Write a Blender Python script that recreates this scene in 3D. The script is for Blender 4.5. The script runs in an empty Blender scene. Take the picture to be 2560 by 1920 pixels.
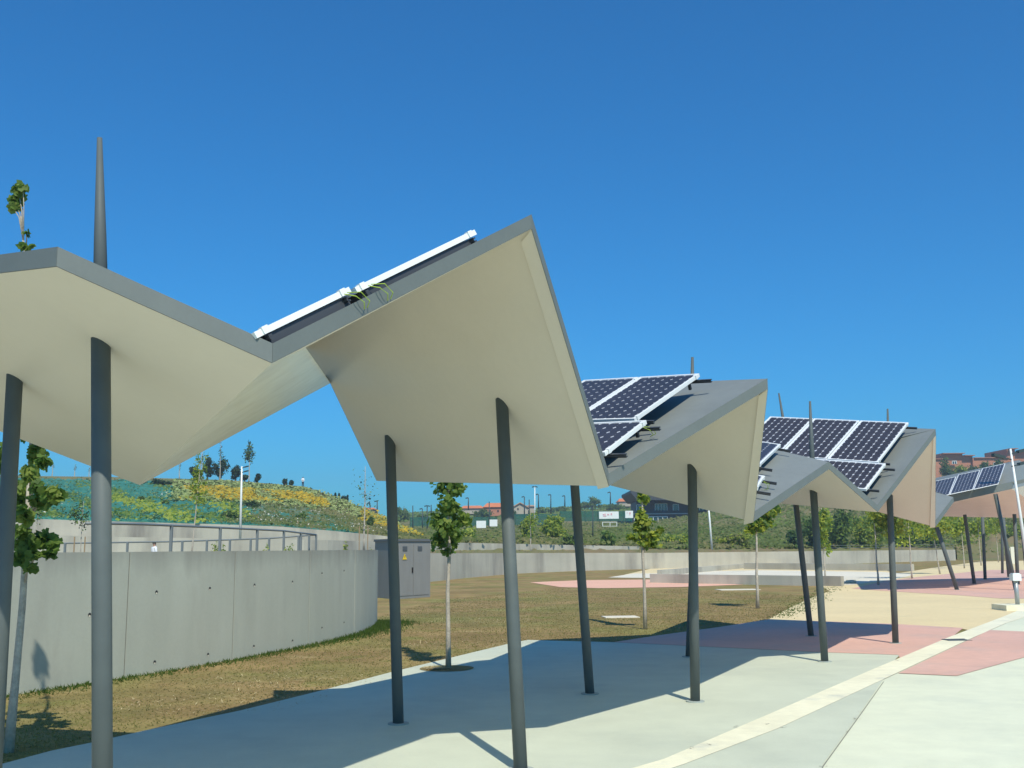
import bpy, bmesh, math, random
from mathutils import Vector, Matrix, Quaternion
# ---------------------------------------------------------------- surveying helpers
F=2600.;P=math.atan(412/2600.);R=math.radians(.5);EYE=2.0
def ray(px,py):
    a=px-1280;b=960-py
    u=a*math.cos(R)+b*math.sin(R); v=-a*math.sin(R)+b*math.cos(R)
    y=F*math.cos(P)-v*math.sin(P); z=F*math.sin(P)+v*math.cos(P)
    return Vector((u/y,1.0,z/y))
def G(px,py,h=0.0):
    r=ray(px,py); t=(h-EYE)/r.z; return Vector((r.x*t,t,h))
def Dp(px,py,Y):
    r=ray(px,py); return Vector((r.x*Y,Y,EYE+r.z*Y))
def hit(px,py,pl):
    r=ray(px,py); n,d=pl; t=(d-n.z*EYE)/n.dot(r); return Vector((r.x*t,t,EYE+r.z*t))
def pln(a,b,c):
    n=(b-a).cross(c-a).normalized()
    if n.z<0: n=-n
    return n,n.dot(a)
def lerp_tab(t,x):
    if x<=t[0][0]: return t[0][1]
    for (a,va),(b,vb) in zip(t,t[1:]):
        if x<=b: return va+(vb-va)*(x-a)/(b-a)
    return t[-1][1]
S=bpy.context.scene
COL=S.collection
# ---------------------------------------------------------------- object helpers
def link(o,parent=None):
    COL.objects.link(o)
    if parent: o.parent=parent
    return o
def tag(o,label=None,cat=None,group=None,kind=None):
    if label:o['label']=label
    if cat:o['category']=cat
    if group:o['group']=group
    if kind:o['kind']=kind
    return o
def empty(name,loc,label,cat,group=None):
    o=bpy.data.objects.new(name,None); o.location=loc; o.empty_display_size=.2
    link(o); return tag(o,label,cat,group)
class MB:
    def __init__(s): s.v=[];s.f=[];s.mi=[]
    def poly(s,pts,m=0):
        k=len(s.v); s.v+= [tuple(p) for p in pts]; s.f.append(tuple(range(k,k+len(pts)))); s.mi.append(m)
    def hexa(s,p,m=0):      # 8 corners: bottom 4 ccw, top 4 ccw
        k=len(s.v); s.v+=[tuple(q) for q in p]
        for f in ((3,2,1,0),(4,5,6,7),(0,1,5,4),(1,2,6,5),(2,3,7,6),(3,0,4,7)):
            s.f.append(tuple(k+i for i in f)); s.mi.append(m)
    def box(s,c,sx,sy,sz,rot=0,m=0):
        c=Vector(c); ca,sa=math.cos(rot),math.sin(rot); P_=[]
        for z in (0,sz):
            for x,y in ((-sx/2,-sy/2),(sx/2,-sy/2),(sx/2,sy/2),(-sx/2,sy/2)):
                P_.append(c+Vector((x*ca-y*sa,x*sa+y*ca,z)))
        s.hexa(P_,m)
    def obox(s,o,a,b,c,m=0):    # origin corner + 3 edge vectors
        o=Vector(o); s.hexa([o,o+a,o+a+b,o+b,o+c,o+a+c,o+a+b+c,o+b+c],m)
    def tube(s,pts,rad,n=10,m=0,caps=True):
        k=len(s.v); pts=[Vector(p) for p in pts]
        for i,p in enumerate(pts):
            d=(pts[min(i+1,len(pts)-1)]-pts[max(i-1,0)]).normalized()
            ref=Vector((1,0,0)) if abs(d.x)<.8 else Vector((0,1,0))
            u=d.cross(ref).normalized(); w=d.cross(u)
            r=rad[i] if isinstance(rad,(list,tuple)) else rad
            for j in range(n):
                a=2*math.pi*j/n; s.v.append(tuple(p+u*(r*math.cos(a))+w*(r*math.sin(a))))
        for i in range(len(pts)-1):
            for j in range(n):
                s.f.append((k+i*n+j,k+i*n+(j+1)%n,k+(i+1)*n+(j+1)%n,k+(i+1)*n+j)); s.mi.append(m)
        if caps:
            s.f.append(tuple(k+j for j in range(n))[::-1]); s.mi.append(m)
            s.f.append(tuple(k+(len(pts)-1)*n+j for j in range(n))); s.mi.append(m)
    def build(s,name,mats,parent=None,smooth=False,origin=None):
        if not isinstance(mats,(list,tuple)): mats=[mats]
        o_=Vector(origin) if origin is not None else Vector((0,0,0))
        pl=Vector((0,0,0))
        if parent is not None:
            q=parent
            while q is not None: pl+=q.location; q=q.parent
        me=bpy.data.meshes.new(name)
        off=o_+pl if parent is None else pl+o_
        me.from_pydata([tuple(Vector(v)-off) for v in s.v],[],s.f)
        for m in mats: me.materials.append(m)
        me.polygons.foreach_set('material_index',s.mi)
        if smooth: me.polygons.foreach_set('use_smooth',[True]*len(s.f))
        me.update()
        o=bpy.data.objects.new(name,me); o.location=o_; link(o,parent)
        return o
def copy_tree(o,parent=None):
    c=o.copy(); COL.objects.link(c); c.parent=parent
    for ch in list(o.children): copy_tree(ch,c)
    return c
# ---------------------------------------------------------------- materials
def mat(name,base,rough=.7,metal=0,spec=.5,noise=None,bump=None,coat=0,alpha=None,second=None,trans=None):
    """noise=(scale,amount[,stretch]) brightness mottling; second=(colour,scale,lo,hi) patches"""
    m=bpy.data.materials.new(name); m.use_nodes=True; nt=m.node_tree; N=nt.nodes; L=nt.links
    b=N['Principled BSDF']; b.inputs['Base Color'].default_value=(*base,1); b.inputs['Roughness'].default_value=rough
    b.inputs['Metallic'].default_value=metal; b.inputs['Specular IOR Level'].default_value=spec
    if coat: b.inputs['Coat Weight'].default_value=coat
    tc=N.new('ShaderNodeTexCoord'); geo=N.new('ShaderNodeNewGeometry')
    last=None
    def rgb(c):
        n=N.new('ShaderNodeRGB'); n.outputs[0].default_value=(*c,1); return n.outputs[0]
    def nz(scale,det=4,st=None,r=.55):
        n=N.new('ShaderNodeTexNoise'); n.inputs['Scale'].default_value=scale; n.inputs['Detail'].default_value=det; n.inputs['Roughness'].default_value=r
        mp=N.new('ShaderNodeMapping'); L.new(geo.outputs['Position'],mp.inputs['Vector'])
        if st: mp.inputs['Scale'].default_value=st
        L.new(mp.outputs[0],n.inputs['Vector']); return n.outputs['Fac']
    last=rgb(base)
    for sc in (second if isinstance(second,list) else ([second] if second else [])):
        c2,sc_,lo,hi=sc[:4]; st=sc[4] if len(sc)>4 else None
        f=nz(sc_,6,st,.62); mr=N.new('ShaderNodeMapRange'); mr.inputs['From Min'].default_value=lo; mr.inputs['From Max'].default_value=hi; L.new(f,mr.inputs['Value'])
        mx=N.new('ShaderNodeMix'); mx.data_type='RGBA'; L.new(mr.outputs[0],mx.inputs['Factor']); L.new(last,mx.inputs['A']); L.new(rgb(c2),mx.inputs['B']); last=mx.outputs['Result']
    for nn in (noise if isinstance(noise,list) else ([noise] if noise else [])):
        f=nz(nn[0],5,nn[2] if len(nn)>2 else None)
        mr=N.new('ShaderNodeMapRange'); mr.inputs['From Min'].default_value=.25; mr.inputs['From Max'].default_value=.75
        mr.inputs['To Min'].default_value=1-nn[1]; mr.inputs['To Max'].default_value=1+nn[1]; L.new(f,mr.inputs['Value'])
        mx=N.new('ShaderNodeVectorMath'); mx.operation='SCALE'; L.new(last,mx.inputs[0]); L.new(mr.outputs[0],mx.inputs['Scale']); last=mx.outputs[0]
    L.new(last,b.inputs['Base Color'])
    if bump:
        f=nz(bump[0],6); bp=N.new('ShaderNodeBump'); bp.inputs['Strength'].default_value=bump[1]; bp.inputs['Distance'].default_value=bump[2]
        L.new(f,bp.inputs['Height']); L.new(bp.outputs[0],b.inputs['Normal'])
    if alpha is not None: b.inputs['Alpha'].default_value=alpha
    if trans:
        tr=N.new('ShaderNodeBsdfTranslucent'); tr.inputs['Color'].default_value=(*trans,1); ms=N.new('ShaderNodeMixShader'); ms.inputs[0].default_value=.5
        out=N['Material Output']; L.new(b.outputs[0],ms.inputs[1]); L.new(tr.outputs[0],ms.inputs[2]); L.new(ms.outputs[0],out.inputs['Surface'])
    return m
M={}
M['steel']=mat('dark grey paint',(.145,.162,.15),.55,noise=[(3,.06),(40,.04)])
M['roof']=mat('grey roof sheet',(.205,.222,.205),.5,noise=[(1.3,.08),(9,.05)])
M['soffit']=mat('beige soffit board',(.70,.635,.53),.42,noise=[(.8,.04),(14,.015)])
M['soffit_sheen']=mat('glossy soffit with painted sheen',(.72,.66,.52),.22,spec=.8,noise=[(1.6,.10,(.25,1.2,3)),(5,.05,(.2,1,3))],bump=(4,.25,.02))  # glossier soffit; paler tone and streaks paint in light reflected from the ground
M['pole']=mat('dark column paint',(.10,.118,.115),.6,spec=.3,noise=[(5,.08)])
M['alu']=mat('white aluminium',(.80,.82,.80),.35,metal=.0,noise=(8,.04))
M['rail']=mat('dark rail',(.05,.055,.062),.5)
M['cell']=mat('solar cell',(.045,.041,.046),.3,spec=.35,noise=(2,.2))
M['back']=mat('cell backsheet',(.62,.64,.68),.2,coat=.6)
M['cable']=mat('yellow green cable',(.33,.45,.05),.6)
M['conc_wall']=mat('cast concrete wall',(.42,.435,.36),.85,noise=[(.5,.06),(2.5,.05,(1,1,.12)),(18,.03)],second=[((.34,.335,.28),.9,.55,.85,(1,1,.25))],bump=(25,.15,.01))
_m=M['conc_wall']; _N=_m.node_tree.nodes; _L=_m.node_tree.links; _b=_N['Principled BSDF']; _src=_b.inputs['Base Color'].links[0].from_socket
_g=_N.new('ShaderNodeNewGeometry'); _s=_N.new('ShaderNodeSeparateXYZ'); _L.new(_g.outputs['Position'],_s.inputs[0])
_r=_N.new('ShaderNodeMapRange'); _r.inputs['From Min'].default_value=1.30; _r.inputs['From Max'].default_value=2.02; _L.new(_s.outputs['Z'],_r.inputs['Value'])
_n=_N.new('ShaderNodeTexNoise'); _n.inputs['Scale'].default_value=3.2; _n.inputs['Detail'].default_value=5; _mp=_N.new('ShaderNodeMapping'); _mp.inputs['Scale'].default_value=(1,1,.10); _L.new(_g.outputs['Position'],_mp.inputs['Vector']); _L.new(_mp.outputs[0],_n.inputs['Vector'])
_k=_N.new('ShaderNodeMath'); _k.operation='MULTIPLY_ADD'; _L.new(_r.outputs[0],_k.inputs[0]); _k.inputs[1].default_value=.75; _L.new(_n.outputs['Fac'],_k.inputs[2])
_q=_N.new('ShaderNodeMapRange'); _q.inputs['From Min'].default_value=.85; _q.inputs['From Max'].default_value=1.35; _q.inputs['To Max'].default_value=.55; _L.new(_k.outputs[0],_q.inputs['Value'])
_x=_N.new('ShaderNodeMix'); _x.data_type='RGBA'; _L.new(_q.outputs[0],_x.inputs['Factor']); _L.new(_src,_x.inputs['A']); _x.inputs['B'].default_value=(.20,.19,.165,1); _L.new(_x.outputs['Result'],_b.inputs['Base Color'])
M['conc_old']=mat('weathered concrete wall',(.46,.435,.35),.9,noise=[(.15,.14,(1,1,3)),(.8,.12,(1,1,.15))],second=[((.22,.20,.17),.35,.5,.75,(1,1,.2))])
M['slab']=mat('smooth concrete slab',(.56,.585,.45),.7,noise=[(.35,.07),(2.2,.05),(30,.03)],second=[((.46,.49,.39),.5,.5,.8)],bump=(60,.1,.004))
M['pave']=mat('pale concrete pavement',(.70,.71,.52),.75,noise=[(.3,.06),(3,.05),(40,.03)],second=[((.60,.62,.47),.45,.5,.78)],bump=(60,.12,.004))
M['kerb']=mat('cream kerb concrete',(.80,.76,.55),.75,noise=[(.6,.08),(6,.07)],second=[((.55,.55,.45),1.3,.58,.75)],bump=(40,.2,.006))
M['pink']=mat('pink tinted concrete',(.66,.40,.31),.75,noise=[(.4,.09),(5,.06)],second=[((.54,.38,.32),.6,.5,.75)],bump=(50,.1,.004))
M['sand']=mat('yellow sand gravel',(.72,.58,.32),.95,noise=[(.3,.08),(8,.08)],second=[((.50,.44,.26),.5,.60,.75,(.6,1.6,1))],bump=(90,.4,.01))
M['gravel']=mat('white gravel',(.72,.66,.52),.95,noise=[(.3,.1),(10,.08)])
M['lawn']=mat('dry lawn soil',(.275,.195,.085),1,spec=.1,noise=[(.35,.22),(1.2,.22),(12,.22),(60,.2)],second=[((.22,.20,.07),.22,.45,.62),((.42,.33,.17),.8,.60,.78,(.7,1.5,1)),((.17,.18,.05),.5,.58,.70)],bump=(30,.5,.02))
M['lawn_green']=mat('green grass soil',(.12,.14,.04),1,spec=.1,noise=[(1.2,.25),(12,.22)],second=[((.19,.15,.06),.4,.45,.65)])
M['dark']=mat('dark opening',(.02,.022,.025),.6)
M['boxp']=mat('grey kiosk paint',(.235,.232,.215),.5,noise=[(.8,.08),(5,.05,(1,1,.2))])
M['boxd']=mat('grey kiosk side',(.12,.13,.135),.5,noise=[(.8,.06)])
M['yellow']=mat('yellow sign',(.8,.55,.02),.4)
M['black']=mat('black paint',(.01,.01,.01),.4)
M['white']=mat('white paint',(.78,.80,.76),.45,noise=(4,.05))
M['metal_lt']=mat('pale galvanised metal',(.36,.38,.37),.4,metal=.3)
M['hrail']=mat('grey handrail',(.17,.19,.19),.45)
M['bark']=mat('pale bark',(.44,.39,.31),.9,noise=[(6,.25),(30,.2)],bump=(30,.5,.01))
M['bark_d']=mat('dark bark',(.10,.08,.06),.9,noise=(6,.25))
def leafm(n,c,c2,sc=1.5): return mat(n,c,.55,spec=.3,noise=(sc*4,.3),second=[(c2,sc,.42,.62)],trans=tuple(min(1,x*1.6) for x in c))
M['leaf']=leafm('plane leaf',(.085,.165,.035),(.18,.26,.05),2.5)
M['leaf_d']=leafm('dark leaf',(.05,.10,.032),(.09,.15,.045))
M['leaf_y']=leafm('yellow green leaf',(.33,.39,.05),(.46,.47,.08))
M['leaf_m']=leafm('mid leaf',(.15,.24,.045),(.27,.33,.07))
M['leaf_b']=leafm('bluish pine leaf',(.02,.04,.022),(.032,.055,.03))
M['flower']=mat('yellow flower heads',(.80,.55,.04),.7,spec=.2,second=[((.38,.42,.10),1.2,.45,.6)],trans=(.6,.4,.05))
M['flower_g']=mat('pale ground cover',(.28,.33,.12),.7,spec=.2,second=[((.12,.17,.05),.6,.45,.6)])
M['scrub']=leafm('scrub leaf',(.15,.20,.05),(.27,.235,.10),.12)
M['stone']=mat('pale stone',(.6,.57,.48),.9)
M['blade']=mat('grass blade dry',(.33,.25,.105),.8,spec=.2,second=[((.24,.23,.07),.3,.42,.6)],trans=(.3,.3,.1))
M['blade_g']=mat('grass blade green',(.07,.115,.02),.8,spec=.2,noise=(3,.3),trans=(.1,.2,.03))
M['brick']=mat('red brick',(.44,.19,.105),.9,noise=[(.1,.1),(.6,.1)])
M['tile']=mat('orange roof tile',(.62,.20,.07),.8,noise=(.4,.12))
M['stucco']=mat('pale stucco',(.42,.37,.28),.9,noise=(.3,.08))
M['clad']=mat('dark cladding',(.045,.05,.055),.6,noise=(.5,.15))
M['clad_b']=mat('brown cladding',(.075,.058,.048),.6,noise=(.5,.2,(4,4,.3)))
M['glass']=mat('window glass',(.03,.045,.05),.08,spec=.8)
M['net_f']=mat('green fence mesh',(.01,.12,.085),.8,alpha=.6)
M['post_g']=mat('green post',(.01,.06,.045),.5)
M['mast_d']=mat('dark lamp post',(.03,.05,.05),.5)
M['skin']=mat('skin',(.45,.26,.18),.6)
M['shirt']=mat('white shirt',(.80,.80,.82),.8)
M['trouser']=mat('dark trousers',(.03,.035,.05),.8)
M['hair']=mat('dark hair',(.02,.015,.012),.6)
M['print']=mat('pinkish print',(.7,.35,.38),.6)
M['wood']=mat('stake wood',(.35,.24,.13),.9)
# ---------------------------------------------------------------- camera, world, sun
cam=bpy.data.cameras.new('camera'); co=bpy.data.objects.new('camera',cam); COL.objects.link(co)
cam.sensor_width=36; cam.lens=36*F/2560; cam.clip_end=6000; cam.clip_start=.05
co.matrix_world=Matrix.Translation((0,0,EYE))@Matrix.Rotation(math.radians(90)+P,4,'X')@Matrix.Rotation(-R,4,'Z')
S.camera=co
EL,AZ=math.radians(52),math.radians(17)
sd=Vector((math.sin(AZ)*math.cos(EL),-math.cos(AZ)*math.cos(EL),math.sin(EL)))
sl=bpy.data.lights.new('sun','SUN'); sl.energy=4.7; sl.angle=math.radians(.5); sl.color=(1,.95,.82)
so=bpy.data.objects.new('sun',sl); COL.objects.link(so); so.rotation_mode='QUATERNION'; so.rotation_quaternion=sd.to_track_quat('Z','Y'); so.location=(0,0,50)
w=bpy.data.worlds.new('World'); S.world=w; w.use_nodes=True; nt=w.node_tree
bg=nt.nodes['Background']; sk=nt.nodes.new('ShaderNodeTexSky'); sk.sky_type='NISHITA'; sk.sun_disc=False
sk.sun_elevation=EL; sk.sun_rotation=math.atan2(sd.x,sd.y); sk.altitude=0; sk.air_density=1.15; sk.dust_density=.5; sk.ozone_density=3.2
tint=nt.nodes.new('ShaderNodeMix'); tint.data_type='RGBA'; tint.blend_type='MULTIPLY'; tint.inputs['Factor'].default_value=1; tint.inputs['B'].default_value=(.13,.77,1.27,1)
nt.links.new(sk.outputs[0],tint.inputs['A']); nt.links.new(tint.outputs['Result'],bg.inputs[0]); bg.inputs[1].default_value=.106
S.view_settings.view_transform='Standard'; S.view_settings.look='None'; S.view_settings.gamma=1; S.view_settings.exposure=0.0
S.render.engine='CYCLES'
# ---------------------------------------------------------------- foliage
def leaf_cloud(mb,clumps,n,size,rnd,m=0,mcount=1,flat=.0,star=False):
    """clumps: list of (centre, (rx,ry,rz)) ; many small leaf faces"""
    tot=sum((c[1][0]*c[1][1]*c[1][2])**.7 for c in clumps)
    for c,r in clumps:
        k=max(3,int(n*(r[0]*r[1]*r[2])**.7/tot))
        for _ in range(k):
            d=Vector((rnd.gauss(0,1),rnd.gauss(0,1),rnd.gauss(0,1))).normalized()*(rnd.random()**.5*rnd.uniform(.75,1.35))
            p=Vector(c)+Vector((d.x*r[0],d.y*r[1],d.z*r[2]))
            nrm=(d*.6+Vector((rnd.gauss(0,.6),rnd.gauss(0,.6),rnd.gauss(.35,.6)))).normalized()
            a=nrm.orthogonal().normalized(); a=Quaternion(nrm,rnd.uniform(0,6.28))@a; b=nrm.cross(a)
            s=size*rnd.uniform(.6,1.3); mi=m+rnd.randrange(mcount)
            if star:
                pts=[p-b*s*.5,p+a*s*.5-b*s*.25,p+a*s*.28+b*s*.05,p+a*s*.42+b*s*.35,p+b*s*.6+nrm*s*.08,p-a*s*.42+b*s*.35,p-a*s*.28+b*s*.05,p-a*s*.5-b*s*.25]
            else:
                pts=[p-b*s*.5,p+a*s*.33,p+b*s*.5+nrm*s*.1,p-a*s*.33]
            mb.poly(pts,mi)
def crown_clumps(c,r,k,rnd,cr=.38):
    out=[]
    for _ in range(k):
        d=Vector((rnd.gauss(0,1),rnd.gauss(0,1),rnd.gauss(0,1))).normalized()*rnd.uniform(.25,.85)
        s=cr*rnd.uniform(.7,1.3)
        out.append((Vector(c)+Vector((d.x*r[0],d.y*r[1],d.z*r[2])),(r[0]*s,r[1]*s,r[2]*s)))
    return out
def tree(name,base,h,label,cat='tree',group=None,tr=.05,crown=None,leaves=900,ls=.16,lm='leaf',lm2=None,bark='bark',lean=(0,0),seed=1,clumps=None,limbs=7,star=False,cstart=.35,cr=.38,kc=14,lp=1):
    rnd=random.Random(seed); base=Vector(base)
    t=empty(name,base,label,cat,group)
    mb=MB(); pts=[];rad=[]
    for i in range(9):
        f=i/8; pts.append(base+Vector((lean[0]*f**lp+rnd.uniform(-1,1)*tr*.35*(i>0),lean[1]*f+rnd.uniform(-1,1)*tr*.35*(i>0),-.02+h*.93*f))); rad.append(tr*(1-.78*f)*(1.25 if i==0 else 1))
    mb.tube(pts,rad,8)
    if clumps is None:
        rx,ry,rz=crown
        cc=base+Vector((lean[0]*.7,lean[1]*.7,h-rz)); clumps=crown_clumps(cc,(rx,ry,rz),kc,rnd,cr)
    for c,r in clumps[:limbs]:
        zc=min(max(c[2]-base.z-.18*(1 if h<7 else 2),h*.2),h*.88); f=zc/(h*.93)
        s=base+Vector((lean[0]*f**lp,lean[1]*f,zc-.02)); mid=(s+Vector(c))/2+Vector((0,0,.05*h*.3))
        mb.tube([s,mid,Vector(c)],[tr*.4*(1-f*.6),tr*.25*(1-f*.5),tr*.1],5)
    mb.build('trunk',M[bark],t,smooth=True)
    lb=MB(); leaf_cloud(lb,clumps,leaves,ls,rnd,0,2 if lm2 else 1,star=star)
    lb.build('crown',[M[lm],M[lm2]] if lm2 else M[lm],t)
    return t
def bush(name,base,r,label,cat='bush',group=None,leaves=500,ls=.3,lm='leaf_m',lm2=None,seed=1,kc=9,cr=.42):
    rnd=random.Random(seed); base=Vector(base); mb=MB()
    cl=crown_clumps(base+Vector((0,0,r[2]*.95)),r,kc,rnd,cr)
    cl.append((base+Vector((0,0,r[2]*.7)),(r[0]*.6,r[1]*.6,r[2]*.7)))
    leaf_cloud(mb,cl,leaves,ls,rnd,0,2 if lm2 else 1)
    mb.tube([base-Vector((0,0,.1)),base+Vector((0,0,r[2]))],[r[0]*.06,r[0]*.03],5,m=0)
    o=mb.build(name,[M[lm],M[lm2]] if lm2 else M[lm],None,origin=base)
    return tag(o,label,cat,group)
# ================================================================ GROUND
def sheet(name,pts,m,z,kind='structure'):
    mb=MB(); mb.poly([Vector((p[0],p[1],z)) for p in pts]); o=mb.build(name,m); o['kind']=kind
    bm=bmesh.new(); bm.from_mesh(o.data); bmesh.ops.triangulate(bm,faces=bm.faces[:])
    for f in bm.faces:
        if f.normal.z<0: f.normal_flip()
    bm.to_mesh(o.data); bm.free(); return o
def gp(l): return [tuple(G(*q))[:2] for q in l]
sheet('ground',[(-900,-60),(900,-60),(2500,2500),(-2500,2500)],M['lawn'],-.004)
sheet('concrete_slab',[(-16,-8),(-9.5,-8)]+[(-6.9,0),(-3.6,4.2)]+gp([(1687,1908),(1932,1808),(2193,1690),(2250,1638),(2050,1631),(1535,1606),(1384,1602),(1319,1600),(1266,1611),(981,1680),(787,1731),(600,1777),(375,1824),(235,1856),(127,1878),(0,1912)])+[(-7.5,7.2),(-16,-2)],M['slab'],.004)
sheet('pink_path',gp([(1535,1606),(1600,1596),(1632,1591),(1800,1568),(1920,1549),(2067,1554),(2229,1560),(2408,1570.5),(2372,1600),(2250,1648),(2246,1638),(2050,1631)]),M['pink'],.008)
sheet('pavement',[(-8.0,-8)]+[(-6.6,0),(-3.2,4.2)]+gp([(1713,1914),(1945,1825),(2209,1701),(2417,1603),(2514,1560),(2600,1519),(2800,1450)])+[(80,60),(40,-8)],M['pave'],.012)
sheet('pavement_bay',[(-4.4,2.6)]+gp([(1713,1914),(1945,1825),(2209,1701),(2154,1782),(2120,1829),(2057,1916)])+[(0.4,2.6)],M['slab'],.016)
sheet('kerb_strip',[(-9.4,-8),(-7.1,0),(-3.8,4.2)]+gp([(1660,1902),(1920,1790),(2177,1678),(2372,1595),(2506,1544),(2570,1517),(2640,1519),(2514,1560),(2417,1603),(2209,1701),(1945,1825),(1713,1914)])+[(-3.1,4.2),(-6.5,0),(-8.8,-8)],M['kerb'],.0185)
sheet('pink_patch',gp([(2246,1686),(2392,1692.6),(2560,1646),(2760,1600),(2760,1592),(2560,1581),(2475,1577)]),M['pink'],.020)
sheet('sand',gp([(1920,1549),(1990,1512),(2040,1490),(2075,1478),(2045,1462),(1950,1452),(1800,1440),(1700,1436),(1640,1440),(1560,1437),(1640,1419),(1860,1412),(2150,1418),(2210,1425),(2240,1434),(2330,1420),(2450,1404),(2600,1401),(2900,1402),(2900,1440),(2660,1512),(2560,1540),(2440,1580),(2408,1573),(2229,1561),(2067,1555)]),M['sand'],.006)
sheet('gravel_court',gp([(1660,1441),(1760,1428),(1900,1426),(2200,1430),(2290,1436),(2230,1450),(2130,1462),(2040,1462),(2010,1452),(1880,1448)]),M['gravel'],.010)
sheet('pink_band',gp([(2130,1472),(2215,1452),(2320,1440),(2480,1425),(2720,1425),(2720,1500),(2560,1497),(2505,1497),(2400,1489),(2247,1480)]),M['pink'],.012)
sheet('pink_terrace',gp([(1324,1456),(1450,1451),(1630,1449),(1720,1456),(1860,1462),(1700,1468),(1500,1471),(1400,1468)]),mat('salmon concrete',(.78,.44,.30),.8,noise=(.4,.08)),.010)
sheet('concrete_wedge',gp([(1520,1444),(1585,1434),(1640,1434),(1860,1428),(1700,1447)]),M['gravel'],.014)
# tree pit in slab, with straw
def disc(c,r,z,n=28,sq=1,rnd=None,amp=0):
    return [(c[0]+r*math.cos(2*math.pi*i/n)*(1+(rnd.uniform(-amp,amp) if rnd else 0)),c[1]+r*sq*math.sin(2*math.pi*i/n)*(1+(rnd.uniform(-amp,amp) if rnd else 0))) for i in range(n)]
pc=G(1117,1672); sheet('tree_pit',disc(pc,.46,0,sq=1.0),M['lawn'],.012)
def straw(name,c,r,n,seed,label):
    rnd=random.Random(seed); mb=MB()
    for _ in range(n):
        a=rnd.uniform(0,6.28); q=r*rnd.random()**.5; p=Vector((c[0]+q*math.cos(a),c[1]+q*math.sin(a)*.8,c[2]+rnd.uniform(.005,.03)))
        d=Vector((rnd.gauss(0,1),rnd.gauss(0,1),rnd.gauss(0,.15))).normalized()*rnd.uniform(.03,.10); s=Vector((d.y,-d.x,0)).normalized()*.006
        mb.poly([p-s,p+s,p+d+s*.5,p+d-s*.5])
    return mb
strawm=mat('straw',(.50,.41,.22),.9)
o=straw('straw',G(1090,1672,.012),.22,420,3,'').build('straw_heap',strawm); tag(o,'pale straw lying in the round pit at the foot of the nearest leafy slab tree','straw')
# manhole covers in grass
for i,(q,lb) in enumerate((((1551,1543),'long pale concrete cover lying in the dry grass beside the second tree'),((1844,1474.5),'pale round cover in the dry grass near the low court walls'))):
    c=G(*q); mb=MB(); mb.box(c+Vector((0,0,.0)),1.0 if i==0 else 1.9,.75 if i==0 else 1.1,.02,rot=.1)
    tag(mb.build('access_cover',M['gravel'],origin=c),lb,'access cover')
# drain grate on kerb
c=G(2392,1602.5); dr=empty('drain_grate',c,'dark slotted drain grate set in the cream kerb strip','drain grate')
mb=MB(); mb.box(c+Vector((0,0,.0188)),.5,.36,.006,rot=.1); mb.build('sump',M['dark'],dr)
mb=MB()
for k in range(8): mb.box(c+Vector((-.21+k*.06,0.0,.022)),.022,.32,.008,rot=.1)
mb.box(c+Vector((0,-.17,.022)),.5,.025,.01,rot=.1); mb.box(c+Vector((0,.17,.022)),.5,.025,.01,rot=.1)
mb.build('bars',M['hrail'],dr)
# little debris / mud spots along the kerb and joint
rnd=random.Random(5); mb=MB()
for q in ((1920,1810),(1776,1861),(2196,1669),(2244,1651),(2240,1650),(2150,1779),(2143,1796),(2120,1829),(2057,1916),(2380,1569),(2530,1547),(2536,1549),(1734,1869),(1842,1815),(1960,1818)):
    c=G(*q,.019)
    for _ in range(4):
        mb.poly([Vector((x,y,.0195)) for x,y in disc(c+Vector((rnd.uniform(-.04,.04),rnd.uniform(-.04,.04),0)),rnd.uniform(.005,.014),0,7,rnd=rnd,amp=.4)])
tag(mb.build('mud_crumbs',mat('mud',(.16,.14,.10),1)),kind='stuff')
mb=MB()   # open joint in the pavement, a flat dark strip
J=[G(2209,1704,.019),G(2154,1782,.019),G(2120,1829,.019),G(2057,1916,.019),Vector((.4,2.6,.019))]
for a,b in zip(J,J[1:]):
    s=Vector(((b-a).y,-(b-a).x,0)).normalized()*.005; mb.poly([a-s,a+s,b+s,b-s])
tag(mb.build('pavement_joint',mat('dark joint line',(.2,.2,.17),1)),kind='structure')
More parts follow.
